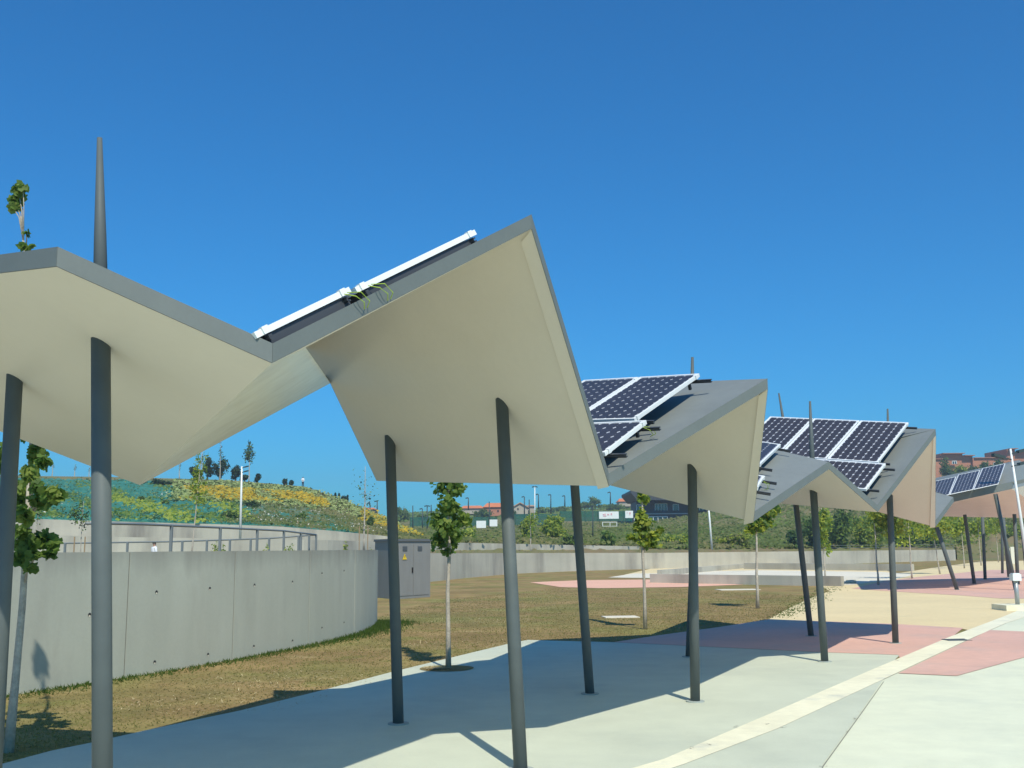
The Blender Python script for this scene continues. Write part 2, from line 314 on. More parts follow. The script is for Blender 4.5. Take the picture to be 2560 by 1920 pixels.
# ---------------------------------------------------------------- polar terrain
def terr(name,keys,knots,ncol,nrow,mats,netf=None,rough=.12,seed=2):
    """keys: px list ; knots: list(per key) of list of (Z,h) aligned"""
    rnd=random.Random(seed)
    V=[];cols=[];att=[]
    nk=len(knots[0])
    for i in range(len(keys)-1):
        for c in range(ncol+(i==len(keys)-2)):
            cols.append((i,c/ncol))
    rows=[]
    for j in range(nk-1):
        n=nrow[j]
        for r in range(n+(j==nk-2)): rows.append((j,r/n))
    H={}
    for ci,(i,f) in enumerate(cols):
        px=keys[i]+(keys[i+1]-keys[i])*f; u=ray(px,1372).x
        for rj,(j,g) in enumerate(rows):
            def kn(a,j): return knots[a][j]
            Z0=kn(i,j)[0]*(1-f)+kn(i+1,j)[0]*f; h0=kn(i,j)[1]*(1-f)+kn(i+1,j)[1]*f
            Z1=kn(i,j+1)[0]*(1-f)+kn(i+1,j+1)[0]*f; h1=kn(i,j+1)[1]*(1-f)+kn(i+1,j+1)[1]*f
            Z=Z0+(Z1-Z0)*g; h=h0+(h1-h0)*g
            if nrow[j]>3 and 0<g<1: h+=rnd.uniform(-rough,rough)
            V.append((u*Z,Z,h)); att.append(netf(px,j,g) if netf else 0)
    nr=len(rows); Fc=[]
    for a in range(len(cols)-1):
        for b in range(nr-1): Fc.append((a*nr+b,(a+1)*nr+b,(a+1)*nr+b+1,a*nr+b+1))
    me=bpy.data.meshes.new(name); me.from_pydata(V,[],Fc); me.materials.append(mats)
    me.polygons.foreach_set('use_smooth',[True]*len(Fc))
    at=me.attributes.new('net','FLOAT','POINT'); at.data.foreach_set('value',att)
    me.update(); o=bpy.data.objects.new(name,me); link(o); o['kind']='structure'; return o
def hY(px,y,Z): return Dp(px,y,Z).z
# netting/soil material
mm=bpy.data.materials.new('netted bank'); mm.use_nodes=True; N=mm.node_tree.nodes; L=mm.node_tree.links; b=N['Principled BSDF']; b.inputs['Roughness'].default_value=.9; b.inputs['Specular IOR Level'].default_value=.2
geo=N.new('ShaderNodeNewGeometry')
def nz(s,d=5,r=.6):
    n=N.new('ShaderNodeTexNoise'); n.inputs['Scale'].default_value=s; n.inputs['Detail'].default_value=d; n.inputs['Roughness'].default_value=r; L.new(geo.outputs['Position'],n.inputs['Vector']); return n.outputs['Fac']
def ramp(f,lo,hi):
    m_=N.new('ShaderNodeMapRange'); m_.inputs['From Min'].default_value=lo; m_.inputs['From Max'].default_value=hi; L.new(f,m_.inputs['Value']); return m_.outputs[0]
def mixc(f,a,c):
    x=N.new('ShaderNodeMix'); x.data_type='RGBA'; L.new(f,x.inputs['Factor'])
    for s,v in (('A',a),('B',c)):
        if isinstance(v,tuple): x.inputs[s].default_value=(*v,1)
        else: L.new(v,x.inputs[s])
    return x.outputs['Result']
at=N.new('ShaderNodeAttribute'); at.attribute_name='net'
soil=mixc(ramp(nz(.12),.4,.6),(.22,.165,.08),(.15,.17,.055)); soil=mixc(ramp(nz(.7),.45,.7),soil,(.20,.165,.08))
net=mixc(ramp(nz(.35),.4,.65),(.03,.16,.12),(.05,.22,.17)); net=mixc(ramp(nz(1.1),.56,.68),net,(.07,.12,.05))
ad=N.new('ShaderNodeMath'); ad.operation='ADD'; L.new(at.outputs['Fac'],ad.inputs[0])
sb=N.new('ShaderNodeMath'); sb.operation='MULTIPLY_ADD'; L.new(nz(.2),sb.inputs[0]); sb.inputs[1].default_value=.9; sb.inputs[2].default_value=-.45; L.new(sb.outputs[0],ad.inputs[1])
L.new(mixc(ramp(ad.outputs[0],.42,.58),soil,net),b.inputs['Base Color'])
M['bank']=mm
# left mound
KL=[-600,-300,0,81,155,230,300,325,400,480,560,600,695,757,793,831,860,934,967,1005,1045]
ZB=[(-600,56),(0,60),(325,62),(793,68),(934,74),(1045,82),(1141,90),(1598,112)]
yB=[(-600,1330),(0,1335),(325,1343),(793,1349.5),(934,1353.6),(1141,1356.5),(1598,1366)]
ZA=[(-600,72),(0,80),(300,82),(600,88),(757,92),(860,95),(967,98),(1045,100)]
yA=[(-600,1284),(0,1294),(81,1297),(230,1302),(560,1311),(695,1316),(831,1327),(967,1340),(1045,1350)]
yC=[(-600,1188),(0,1189),(300,1193),(560,1200),(757,1216),(860,1252),(967,1303),(1045,1347)]
ZC=[(-600,150),(0,150),(300,152),(560,158),(757,162),(860,150),(967,132),(1045,116)]
def hBt(px): return hY(px,lerp_tab(yB,px),lerp_tab(ZB,px))
def hAt(px): return hY(px,lerp_tab(yA,px),lerp_tab(ZA,px))
kl=[]
for px in KL:
    zb,za,zc=lerp_tab(ZB,px),lerp_tab(ZA,px),lerp_tab(ZC,px); hb,ha=hBt(px)-.05,hAt(px)-.06; hc=hY(px,lerp_tab(yC,px),zc)
    ym=lerp_tab(yA,px)*.42+lerp_tab(yC,px)*.58
    zm=za+(zc-za)*.50
    kl.append([(zb-14,.8),(zb+.15,.8),(zb+.3,hb),(za+.1,hb+.05),(za+.3,ha),(zm,hY(px,ym,zm)),(zc,hc),(zc+25,hc+.4),(zc+70,max(hc-6,1)),(zc+160,1.0)])
def netf(px,j,g):
    if j<4 or j>5: return 0
    t=(j-4+g)/2
    v=1.0 if px<560 else max(0,1-(px-560)/160)*.9
    if px>560: v=max(v,.52 if t<.45 and px<900 else 0)
    if t>.90: v*=.2
    if px>400 and t>.62+(560-px)*.001: v*=.25
    return v
terr('hill_mound',KL,kl,9,[2,1,2,1,14,14,5,3,3],M['bank'],netf,.18)
# right hillside
KR=[975,1030,1080,1141,1220,1290,1370,1450,1598,1612,1700,1800,1900,2000,2070,2160,2270,2386]
ZF=[(918,58.5),(975,60),(1080,66.7),(1290,86.2),(1450,94.7),(2070,116.5),(2388,138.2)]
yF=[(918,1384),(1075,1383),(1660,1382),(2388,1374)]
yk1=[(975,1375),(1598,1373.5),(1800,1375),(2100,1371),(2386,1369)]
k3=[(975,150,1342),(1100,150,1333),(1300,150,1336),(1598,160,1325),(1612,160,1325),(1800,150,1326),(2100,165,1312),(2386,180,1300)]
k4=[(975,230,1318),(1100,230,1314),(1300,230,1313),(1598,232,1311),(1612,232,1310),(1800,212,1284),(2100,215,1243),(2386,232,1240)]
k5=[(975,420,1290),(1100,420,1286),(1300,420,1280),(1598,400,1268),(1612,400,1268),(1800,300,1255),(2100,300,1210),(2386,300,1203)]
def tb(t,c): return [(a[0],a[c]) for a in t]
kr=[]
for px in KR:
    zf=lerp_tab(ZF,px); hf=hY(px,lerp_tab(yF,px),zf)-.06
    z1=lerp_tab(ZB,px) if px<=1598 else lerp_tab([(1612,114),(1800,114.5),(2100,126),(2386,146)],px)
    z1=max(z1,zf+3); h1=hY(px,lerp_tab(yk1,px),z1)
    h2=(hBt(px)-.06) if px<=1598 else h1+.05
    r=[(zf+.25,hf),(z1+.1,h1),(z1+.35,h2)]
    for t in (k3,k4,k5):
        z=lerp_tab(tb(t,1),px); r.append((z,hY(px,lerp_tab(tb(t,2),px),z)))
    zz,hh=r[-1]; r+= [(zz+80,hh-1),(900,hh-4)]
    kr.append(r)
terr('hillside',KR,kr,9,[4,1,12,14,10,3,3],M['bank'],lambda *a:0,.25,5)
KS=[2391,2560,2800,3400]; ks=[]
for px in KS: ks.append([(139,-.02),(146,.1),(150,.6),(180,hY(px,1302,180)),(232,hY(px,1238,232)),(300,hY(px,1196,300)),(380,hY(px,1196,300)-1),(900,18)])
terr('hillside_slope',KS,ks,20,[2,1,12,14,10,3,3],M['bank'],lambda *a:0,.25,6)
def tz(px,y,Zg):   # point on hillside under image column
    return Dp(px,y,Zg)
# ================================================================ WALLS
def wallrun(mb,pts,h0,h1,th,gaps=(),m=0,inward=1):
    """pts xy polyline front face; each segment its own prism"""
    n=len(pts)
    P2=[Vector((p[0],p[1],0)) for p in pts]; off=[]
    for i in range(n):
        d=(P2[min(i+1,n-1)]-P2[max(i-1,0)]).normalized(); off.append(Vector((-d.y,d.x,0))*th*inward)
    for i in range(n-1):
        a,b=P2[i],P2[i+1]; ha,hb=(h1[i],h1[i+1]) if isinstance(h1,list) else (h1,h1)
        z=Vector((0,0,1))
        mb.hexa([a+z*h0,b+z*h0,b+off[i+1]+z*h0,a+off[i]+z*h0,a+z*ha,b+z*hb,b+off[i+1]+z*hb,a+off[i]+z*ha],m)
# near curved wall
def cr(pts,n):   # catmull rom resample
    out=[]; P_=[Vector((*p,0)) for p in pts]; P_=[P_[0]*2-P_[1]]+P_+[P_[-1]*2-P_[-2]]
    for i in range(1,len(P_)-2):
        for k in range(n):
            t=k/n; a,b,c,d=P_[i-1:i+3]
            out.append(.5*((2*b)+(-a+c)*t+(2*a-5*b+4*c-d)*t*t+(-a+3*b-3*c+d)*t**3))
    out.append(P_[-2]); return [(p.x,p.y) for p in out]
base=[(-11.5,6.5),(-9.9,9.6),(-8.5,12.5)]+gp([(0,1742),(307,1695),(577,1650),(767,1614),(890,1585),(935,1565),(943,1556)])
jn={318,583,772}
arc=cr(base,6)
nw=empty('concrete_wall',(arc[18][0],arc[18][1],0),'near curved pale concrete wall with tie holes and vertical joints beside the lawn','wall')
def pxof(p): # approx px of ground point
    y=p[1]; u=p[0]/y; lo,hi=-900,3500
    for _ in range(40):
        mid=(lo+hi)/2
        if ray(mid,1650).x<u: lo=mid
        else: hi=mid
    return lo
# split at joints into panels
joints=[-330,-60,312,580,770,884]
runs=[[arc[0]]]
for a,b in zip(arc,arc[1:]):
    pa,pb=pxof(a),pxof(b)
    js=[j for j in joints if pa<j<=pb] if a[1]>6.6 else []
    for j in js:
        f=(j-pa)/(pb-pa); q=Vector((a[0]+(b[0]-a[0])*f,a[1]+(b[1]-a[1])*f,0)); d=Vector((b[0]-a[0],b[1]-a[1],0)).normalized()*.013
        runs[-1].append(tuple((q-d)[:2])); runs.append([tuple((q+d)[:2])])
    runs[-1].append(b)
WT=2.005
mb=MB()
for r in runs: wallrun(mb,r,-.1,WT,.30)
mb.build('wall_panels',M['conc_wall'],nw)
mb=MB(); core=[(a+ (0,0))[:2] for a in arc]
cv=[]
for i,p in enumerate(arc):
    d=Vector((arc[min(i+1,len(arc)-1)][0]-arc[max(i-1,0)][0],arc[min(i+1,len(arc)-1)][1]-arc[max(i-1,0)][1],0)).normalized(); q=Vector((*p,0))+Vector((-d.y,d.x,0))*.007; cv.append((q.x,q.y))
wallrun(mb,cv[:-1],-.1,WT-.01,.24); mb.build('joint_backing',mat('joint concrete',(.20,.20,.17),.9),nw)
def wall_point(px,py):
    best=None
    for a,b in zip(arc,arc[1:]):
        A=Vector((*a,0));B=Vector((*b,0)); r=ray(px,py)
        d=B-A; den=r.x*d.y-r.y*d.x
        if abs(den)<1e-9: continue
        t=(A.x*d.y-A.y*d.x)/den; s=(A.x*r.y-A.y*r.x)/den
        s=((r.x*t-A.x)*d.x+(r.y*t-A.y)*d.y)/d.length_squared
        if t>0 and -.01<=s<=1.01 and (best is None or t<best[0]): best=(t,Vector((r.x*t,t,EYE+r.z*t)),Vector((d.y,-d.x,0)).normalized())
    return best
for q in ((865,355),(1160,335),(1407,316),(1617,299),(1780,252),(1902,238),(495,480),(855,742),(1150,700),(1403,655),(1617,625),(1780,553),(1902,524)):
    px,py=q[0]/2.212,1320+q[1]/2.212; wp=wall_point(px,py)
    if not wp: continue
    t,p,n=wp; mb=MB(); u=Vector((-n.y,n.x,0)); z=Vector((0,0,1)); r=.032
    ring=[p+n*.003+u*(r*math.cos(a*math.pi/6))+z*(r*math.sin(a*math.pi/6)) for a in range(12)]; mb.poly(ring,0)
    ring2=[p+n*.004-z*.018+u*(r*.6*math.cos(a*math.pi/6))+z*(r*.45*math.sin(a*math.pi/6)) for a in range(12)]; mb.poly(ring2,1)
    mb.build('tie_hole',[M['dark'],M['gravel']],nw)
# far long wall
def tabwall(name,label,pxs,Zt,yt,th,base_h,matn,cat='wall'):
    pts=[];tops=[]
    for px in pxs:
        Z=lerp_tab(Zt,px)-.25; p=Dp(px,lerp_tab(yt,px),Z); pts.append((p.x,p.y)); tops.append(p.z)
    mb=MB(); wallrun(mb,pts,base_h,tops,th)
    return tag(mb.build(name,M[matn],origin=(pts[0][0],pts[0][1],0)),label,cat)
tabwall('concrete_wall','long low pale concrete wall across the middle behind the dry lawn',list(range(930,2380,45))+[2388],ZF,yF,.3,-.1,'conc_old')
tabwall('concrete_wall','thin low concrete wall above the long wall, topped by shrubs and grass',[1060,1100,1180,1260,1340,1420,1500,1598],ZB,yB,.3,.5,'conc_old')
tabwall('concrete_wall','pale ramp wall behind the handrails at the foot of the bank',list(range(-500,1046,60))+[1045],ZB,yB,.3,.5,'conc_old')
tabwall('concrete_wall','stained upper retaining wall holding the netted bank',list(range(-500,1045,60))+[1044],ZA,yA,.35,1.5,'conc_old')
# low court walls
def lowwall(label,a,b,h,th=.35):
    A,B=G(*a),G(*b); mb=MB(); wallrun(mb,[(A.x,A.y),(B.x,B.y)],-.05,h,th); return tag(mb.build('low_wall',M['conc_old'],origin=A),label,'low wall')
lowwall('front low concrete wall of the gravel court, nearest the lawn',(1625,1457),(2103,1466),.50)
lowwall('rear low concrete wall of the gravel court running towards the right',(1655,1440),(1860,1421),.42)
lowwall('far end low wall of the gravel court in front of the long wall',(1860,1423),(2280,1428),.55)
# kiosk
kz=44.0; k0=G(1003,1493+2); 
kb=empty('electric_kiosk',G(1005,1490),'grey metal electric kiosk with yellow warning triangle beside the curved wall end','electric kiosk')
A=G(945,1492); B=G(1075,1488); A=Dp(986,1491,43.3); B=Dp(1075.5,1487,45.2); A.z=B.z=0
C_=Dp(936,1491,45.4)-A; C_.z=0; Hk=2.45
d=(B-A)
mb=MB(); mb.hexa([A,B,B+C_,A+C_]+[q+Vector((0,0,Hk-.1)) for q in (A,B,B+C_,A+C_)]); mb.build('cabinet',M['boxp'],kb)
e=d.normalized()
mb=MB(); q=[A-e*.06-C_.normalized()*.06,B+e*.06-C_.normalized()*.06,B+C_+e*.06+C_.normalized()*.06,A+C_-e*.06+C_.normalized()*.06]; mb.hexa([p+Vector((0,0,Hk-.1)) for p in q]+[p+Vector((0,0,Hk)) for p in q]); mb.build('roof_cap',M['boxd'],kb)
fn=Vector((e.y,-e.x,0))
for (f0,f1) in ((.05,.49),(.51,.95)):
    mb=MB(); mb.obox(A+d*f0+fn*.02+Vector((0,0,.12)),d*(f1-f0),-fn*.018,Vector((0,0,2.1))); dr=mb.build('door',M['boxp'],kb)
    if f0>.5:
        pass
mb=MB(); mb.obox(A+d*.46+fn*.06+Vector((0,0,1.05)),e*.05,-fn*.04,Vector((0,0,.22))); mb.build('handle',M['black'],kb)
for f in (.2,.62):
    mb=MB(); mb.obox(A+d*f+fn*.035+Vector((0,0,1.95)),e*.28,-fn*.014,Vector((0,0,.2)))
    for k in range(5): mb.obox(A+d*f+fn*.045+Vector((0,0,1.96+k*.036)),e*.28,-fn*.01,Vector((0,0,.02)))
    mb.build('vent_grille',M['boxd'],kb)
tc=A+d*.25+fn*.045+Vector((0,0,1.60)); z=Vector((0,0,1))
mb=MB(); mb.poly([tc-e*.14,tc+e*.14,tc+z*.25]); sg=mb.build('warning_sign',M['yellow'],kb)
mb=MB(); t2=tc+fn*.004; mb.poly([t2-e*.02+z*.03,t2+e*.005+z*.09,t2-e*.02+z*.09,t2+e*.01+z*.18,t2+e*.035+z*.18,t2+e*.015+z*.115,t2+e*.035+z*.115]); mb.build('lightning_mark',M['black'],sg)
# ================================================================ PERGOLA
T_=.115
PROT=2
up=Vector((0,0,T_))
F3=Dp(1328,570.5,8.38);F4=Dp(1522,1214,10.29);F5=Dp(1919,971,11.99);F6=Dp(1883,1303.5,14.0)
F7=Dp(2072,1172,17.19);F8=Dp(2194,1279.5,18.27);F9=Dp(2339.5,1087,20.39);F10=Dp(2338,1317,22.5)
F2=Dp(680,906,6.3)
C3t=Dp(975,1100,12.53); U2=pln(F3,F4,C3t); nU=U2[0]
Bc=hit(942,1201,U2); Bq=hit(826,957,U2); Q=hit(763,867,U2)
BaP=Dp(350,1211.5,10.07); C2t=Dp(252,856,7.0); U1=pln(F2,BaP,C2t)
F1=hit(142,664.6,U1); F0=hit(-420,730,U1); B0=hit(-420,915,U1)
U3=pln(F5,F6,Dp(1730,1157,14.0))
Be=hit(1330,985,U3); Bf=hit(1335,1164,U3)
Be=Dp(1330,988,16.0)
U5=pln(F9,F10,Dp(2224,1240,22.04)); Bi=hit(1893,1068,U5); Bh=hit(1880,1196,U5)
Bi=Dp(1893,1067,26.4)
Bg=Dp(1495,1036,20.2)
B4=Dp(1740,1239,22.5)
F11=Dp(2384,1255,24.8); Bk=Dp(2060,1162,26.6)
US=pln(F2,BaP,Bq); Qs=hit(763,867,US)
pg=empty('pergola',(1.5,12.5,0),'nearest long folded grey pergola roof with beige underside on slanted dark columns','pergola')
tris=[]
def plate(poly,free,soff=True,strip=None,split=None,steep=(),sm='soffit'):
    """poly: bottom corners; free: list of edge indices with fascia; slab of vertical thickness T_"""
    n=len(poly); mb=MB()
    fs=split or [tuple(range(n))]
    for fi,f in enumerate(fs):
        if fi in steep: mb.poly([poly[i] for i in f][::-1]); continue
        mb.poly([poly[i]+up for i in f]); mb.poly([poly[i] for i in f][::-1])
        tris.extend([(poly[f[0]],poly[f[k]],poly[f[k+1]]) for k in range(1,len(f)-1)])
    for i in free:
        a,b=poly[i],poly[(i+1)%n]; mb.poly([a,b,b+up,a+up])
    pl=mb.build('roof_plate',M['roof'],pg)
    # fascia band along the free edges, 3 mm proud
    cen=sum(poly,Vector())/n
    for i in free:
        fb=MB(); a,b=poly[i],poly[(i+1)%n]; d=(b-a).normalized(); o=Vector((d.y,-d.x,0)).normalized()
        if o.dot((a+b)/2-cen)<0: o=-o
        o*=.004
        fb.hexa([a+o*0-Vector((0,0,.004)),b-Vector((0,0,.004)),b+o-Vector((0,0,.004)),a+o-Vector((0,0,.004)),a+up+Vector((0,0,.004)),b+up+Vector((0,0,.004)),b+o+up+Vector((0,0,.004)),a+o+up+Vector((0,0,.004))])
        fb.build('fascia',M['steel'],pl)
    if soff:
        sb_=MB(); dz=Vector((0,0,-.006))
        for fi,f in enumerate(fs):
            c=sum((poly[i] for i in f),Vector())/len(f); dd=dz
            if fi in steep:
                dd=(poly[f[1]]-poly[f[0]]).cross(poly[f[2]]-poly[f[0]]).normalized(); dd=dd*.004 if dd.dot(Vector((0,0,EYE))-c)>0 else dd*-.004
            sb_.poly([poly[i]+(c-poly[i]).normalized()*.001*(fi not in steep)+dd for i in f][::-1])
        s_=sb_.build('soffit',M[sm],pl)
        if strip:
            a,b,c,e=strip; st=MB()
            nn=(b-a).cross(e-a).normalized(); nn=nn if nn.z<0 else -nn
            st.poly([a+dz*2+nn*.001,b+dz*2+nn*.001,c+dz*2+nn*.018,e+dz*2+nn*.018]); st.poly([c+dz*2+nn*.018,e+dz*2+nn*.018,e+dz,c+dz])
            st.build('edge_board',M['soffit'],s_)
    return pl
plate([F0,F1,F2,BaP,B0],[0,1,3,4],split=[(0,1,2,3,4)])
plate([F2,BaP,Bq,Qs],[1],split=[(0,1,2,3)],steep=(0,),sm='soffit_sheen')
plate([F2,Qs,Q,F3],[3],split=[(0,1,3),(1,2,3)])
plate([F3,F4,Bc,Bq,Q],[0,2],strip=(F3,F4,hit(1497,1217,U2),hit(1306,600,U2)))
T3p=[F4,F5,Be,Bc]; plate(T3p,[0,2],split=[(0,1,2),(0,2,3)])
plate([F5,F6,Bf,Be],[0,2],split=[(0,1,2),(0,2,3)],strip=(F5,F6,hit(1861,1307.5,U3),hit(1899,984,U3)))
plate([F6,F7,Bg,Bf],[0,2],split=[(0,1,2),(0,2,3)])
plate([F7,F8,B4,Bg],[0,2],split=[(0,1,2),(0,2,3)])
plate([F8,F9,Bi,B4],[0,2],split=[(0,1,2),(0,2,3)])
plate([F9,F10,Bh,Bi],[0,1,2],split=[(0,1,2),(0,2,3)],strip=(F9,F10,hit(2325,1316,U5),hit(2333,1093,U5)))
plate([F10,F11,Bk,Bh],[0,1,2],split=[(0,1,2),(0,2,3)])
def roofz(x,y):
    best=None
    for a,b,c in tris:
        d=(b.x-a.x)*(c.y-a.y)-(c.x-a.x)*(b.y-a.y)
        if abs(d)<1e-6: continue
        s=((x-a.x)*(c.y-a.y)-(c.x-a.x)*(y-a.y))/d; t=((b.x-a.x)*(y-a.y)-(x-a.x)*(b.y-a.y))/d
        if s>=-.02 and t>=-.02 and s+t<=1.02:
            z=a.z+s*(b.z-a.z)+t*(c.z-a.z)
            if best is None or z<best: best=z
    return best
def column(parent,b,t,zr=None,mast=None,r=.064,mr=.057):
    """b base point, t point on the axis at roof, mast tip point"""
    b=Vector(b); t=Vector(t); zr=zr or t.z
    axis=(t-b); 
    top=b+axis*((zr+.055)/ (t.z)) 
    mb=MB(); mb.tube([b-Vector((0,0,.02)),b+axis*.5,top],r,20)
    c=mb.build('column',M['pole'],parent,smooth=True)
    for p in c.data.polygons:
        if len(p.vertices)>4: p.use_smooth=False
    if mast is not None:
        mb=MB(); mb.tube([top,(top+mast)/2,mast],[mr,mr*.72,mr*.32],14); mb.build('mast',M['pole'],c,smooth=True)
    mb=MB(); mb.tube([b+Vector((0,0,.003)),b+Vector((0,0,.018))],r*1.9,20); mb.build('base_ring',mat('ring grout',(.33,.37,.34),.9) if 'ring' not in M else M['ring'],c)
    return c
M['ring']=mat('grout ring',(.34,.38,.35),.9)
tC4=hit(1255,1010,U2)
cols=[ (Dp(-20,1991,8.4),Dp(33,1012,8.4),None),
 (Dp(260,2120,7.0),C2t,Dp(249,345,7.0)),
 (G(996,1811),C3t,None),
 (Vector((.05,9.93,0)),tC4,None),
 (G(1475,1736),Dp(1437,1218,14.89),None),
 (G(1722,1643),Dp(1738,1265,19.7),None),
 (G(1738,1755),Dp(1730,1157,14.09),Dp(1731,893,14.1)),
 (G(2028,1591),Dp(1990,1262,23.96),Dp(1947,983,23.96)),
 (G(2062,1655),Dp(2033,1221,18.71),Dp(2025,1003,18.71)),
 (G(2239,1609),Dp(2224,1239,22.04),Dp(2219,1022,22.04)) ]
for b,t,m_ in cols:
    b=Vector((b.x,b.y,0)); a=t-b
    z=roofz(t.x,t.y)
    for _ in range(3):
        if z: q=b+a*(z/t.z); z=roofz(q.x,q.y) or z
    if z is None: z=t.z
    column(pg,b,t,z,m_)
# rotated roof plane normals give true rectangular panels
def rotn(O,A,n,ang):
    e1=(A-O).normalized(); n=n.normalized(); e2=n.cross(e1).normalized(); a=math.radians(ang); return (n*math.cos(a)+e2*math.sin(a)).normalized()
# ---------------------------------------------------------------- solar panels
def panel(o,ex,ey,L_,W,label,group,landscape=False,cables=(),rails=True,rail_r=.19,ncol=None):
    """o: lower right corner of frame underside; ex up slope, ey to the left; L_ along ex, W along ey"""
    n=ex.cross(ey); n=n if n.z>0 else -n
    root=empty('solar_panel',o,label,'solar panel',group)
    fw=.026; th=.042
    mb=MB()
    mb.obox(o,ex*L_,ey*fw,n*th); mb.obox(o+ey*(W-fw),ex*L_,ey*fw,n*th)
    mb.obox(o+ey*fw,ex*fw,ey*(W-2*fw),n*th); mb.obox(o+ey*fw+ex*(L_-fw),ex*fw,ey*(W-2*fw),n*th)
    mb.build('frame',M['alu'],root)
    mb=MB(); i=o+ex*fw+ey*fw; mb.obox(i+n*.026,ex*(L_-2*fw),ey*(W-2*fw),n*.008); mb.build('backsheet',M['back'],root); mb=MB(); mb.obox(i+n*.012,ex*(L_-2*fw),ey*(W-2*fw),n*.006); mb.build('rear_shade_sheet',M['rail'],root)  # rear sheet coloured dark to stand for the shade under the panel
    mb=MB(); nx,ny=(6,max(3,round(W/.132))) if landscape else (12,6)
    a=(L_-2*fw-.03)/nx; b_=(W-2*fw-.03)/ny; k=.17
    for p in range(nx):
        for q in range(ny):
            c=i+ex*(.015+a*p+a*.02)+ey*(.015+b_*q+b_*.02)+n*.0375; A_=ex*a*.96; B_=ey*b_*.96
            mb.poly([c+A_*k,c+A_*(1-k),c+A_+B_*k,c+A_+B_*(1-k),c+A_*(1-k)+B_,c+A_*k+B_,c+B_*(1-k),c+B_*k])
    mb.build('cells',M['cell'],root)
    if rails:
        for f in ((.05,.95) if not landscape else (.10,.92)):
            mb=MB(); rr=o+ex*(L_*f-.02)-ey*rail_r-n*.05; mb.obox(rr,ex*.03,ey*(W+rail_r+.02),n*.012); mb.obox(rr+n*.026,ex*.03,ey*(W+rail_r+.02),n*.012); mb.obox(rr,ex*.006,ey*(W+rail_r+.02),n*.036)
            mb.build('mounting_rail',M['rail'],root)
            mb=MB(); mb.obox(o+ex*(L_*f-.03)-ey*.012+n*.0,ex*.05,ey*.04,n*.05); mb.build('clamp',M['alu'],root)
        # triangular rear bracket under upper end
        for f in (.05,.95):
            mb=MB(); q=o+ex*(L_*f-.02)+ey*.1; mb.obox(q-n*.13,ex*.03,ey*.03,n*.09); mb.build('bracket',M['rail'],root)
            if W<.7: continue
            mb=MB(); mb.obox(q+ey*(W-.3)-n*.13,ex*.03,ey*.03,n*.09); mb.build('bracket',M['rail'],root)
    for f in cables:
        mb=MB(); q=o+ex*(L_*f)-ey*.02+n*.01; mb.tube([q,q-ey*.06-n*.05+ex*.03,q-ey*.06-n*.11+ex*.07,q-n*.15+ex*.10],.0035,6); mb.tube([q+ex*.03,q-ey*.08-n*.04+ex*.07,q-ey*.07-n*.12+ex*.11,q-n*.15+ex*.13],.0035,6); mb.build('cable',M['cable'],root)
    return root
def frame_axes(br,tr,tl,n,ref,off):
    pl=(n,n.dot(ref)+off)
    a=hit(*br,pl); b=hit(*tr,pl); c=hit(*tl,pl)
    ex=(b-a).normalized(); ey=n.cross(ex); 
    if ey.dot(c-b)<0: ey=-ey
    return a,ex,ey,(b-a).length,pl
def Cc(o,x,y,s): return (x+o[0]/s,y+o[1]/s)
cC=lambda q:Cc(q,1400,860,3.318); cD=lambda q:Cc(q,1860,940,3.0729)
F4t,F5t=F4+up,F5+up
n3=rotn(F4t,F5t,pln(F4t,F5t,Bc+up)[0],-4.3)
a,ex,ey,Ln,pl=frame_axes(cC((622,648)),cC((1160,272)),cC((650,302)),n3,F4t,.14)
W=.83; g3='solar panels on the second roof fold'
gap=.02
panel(a,ex,ey,Ln,W,'large dark solar panel at the right of the second roof fold, upper row',g3)
panel(a+ey*(W+gap),ex,ey,Ln,W,'upper solar panel half hidden behind the big nearest beige gable',g3)
la=hit(*cC((378,930)),pl); lb=hit(*cC((722,662)),pl); Ll=(lb-la).length
exl=(lb-la).normalized(); eyl=n3.cross(exl); eyl=eyl if eyl.dot(ey)>0 else -eyl
panel(la,exl,eyl,Ll,1.1,'lower solar panel of the second roof fold with a yellow cable at its corner',g3,True,cables=(.86,))
# first fold, seen edge on
F2t,F3t=F2+up,F3+up; g1='solar panels edge-on above the nearest roof fold'
n1=pln(F2t,F3t,Vector((0,0,EYE)))[0]
n1=rotn(F2t,F3t,n1,PROT)
e1=(F3t-F2t).normalized(); back=n1.cross(e1); back=back if back.y>0 else -back
o1=F2t+n1*.075+back*.03
def gap_fill(o_,L_,par):
    mb=MB(); n_=n1; mb.obox(o_-n_*.078+back*.02,e1*L_,back*.12,n_*.072); mb.build('gap_shade_bar',M['rail'],par)  # dark bar added to fill the gap where the shaded panel underside shows
def lpar(px,py): r=ray(px,py); return (r.x*F2t.y-F2t.x)/(e1.x-r.x*e1.y)
s0,s1,s2,s3=lpar(652,826),lpar(900,712),lpar(911,717),lpar(1207,582)
pA=panel(o1+e1*(s0+.05),e1,back,s1-s0-.05,.42,'lower edge-on solar panel with white frame above the nearest roof valley',g1,True,cables=(.90,),rail_r=.02)
pB=panel(o1+e1*s2-n1*.02,e1,back,s3-s2,.83,'upper edge-on solar panel with white frame below the nearest roof peak',g1,False,cables=(.07,),rail_r=.02)
gap_fill(o1+e1*(s0+.12),s1-s0-.16,pA); gap_fill(o1+e1*(s2+.04)-n1*.02,s3-s2-.08,pB)
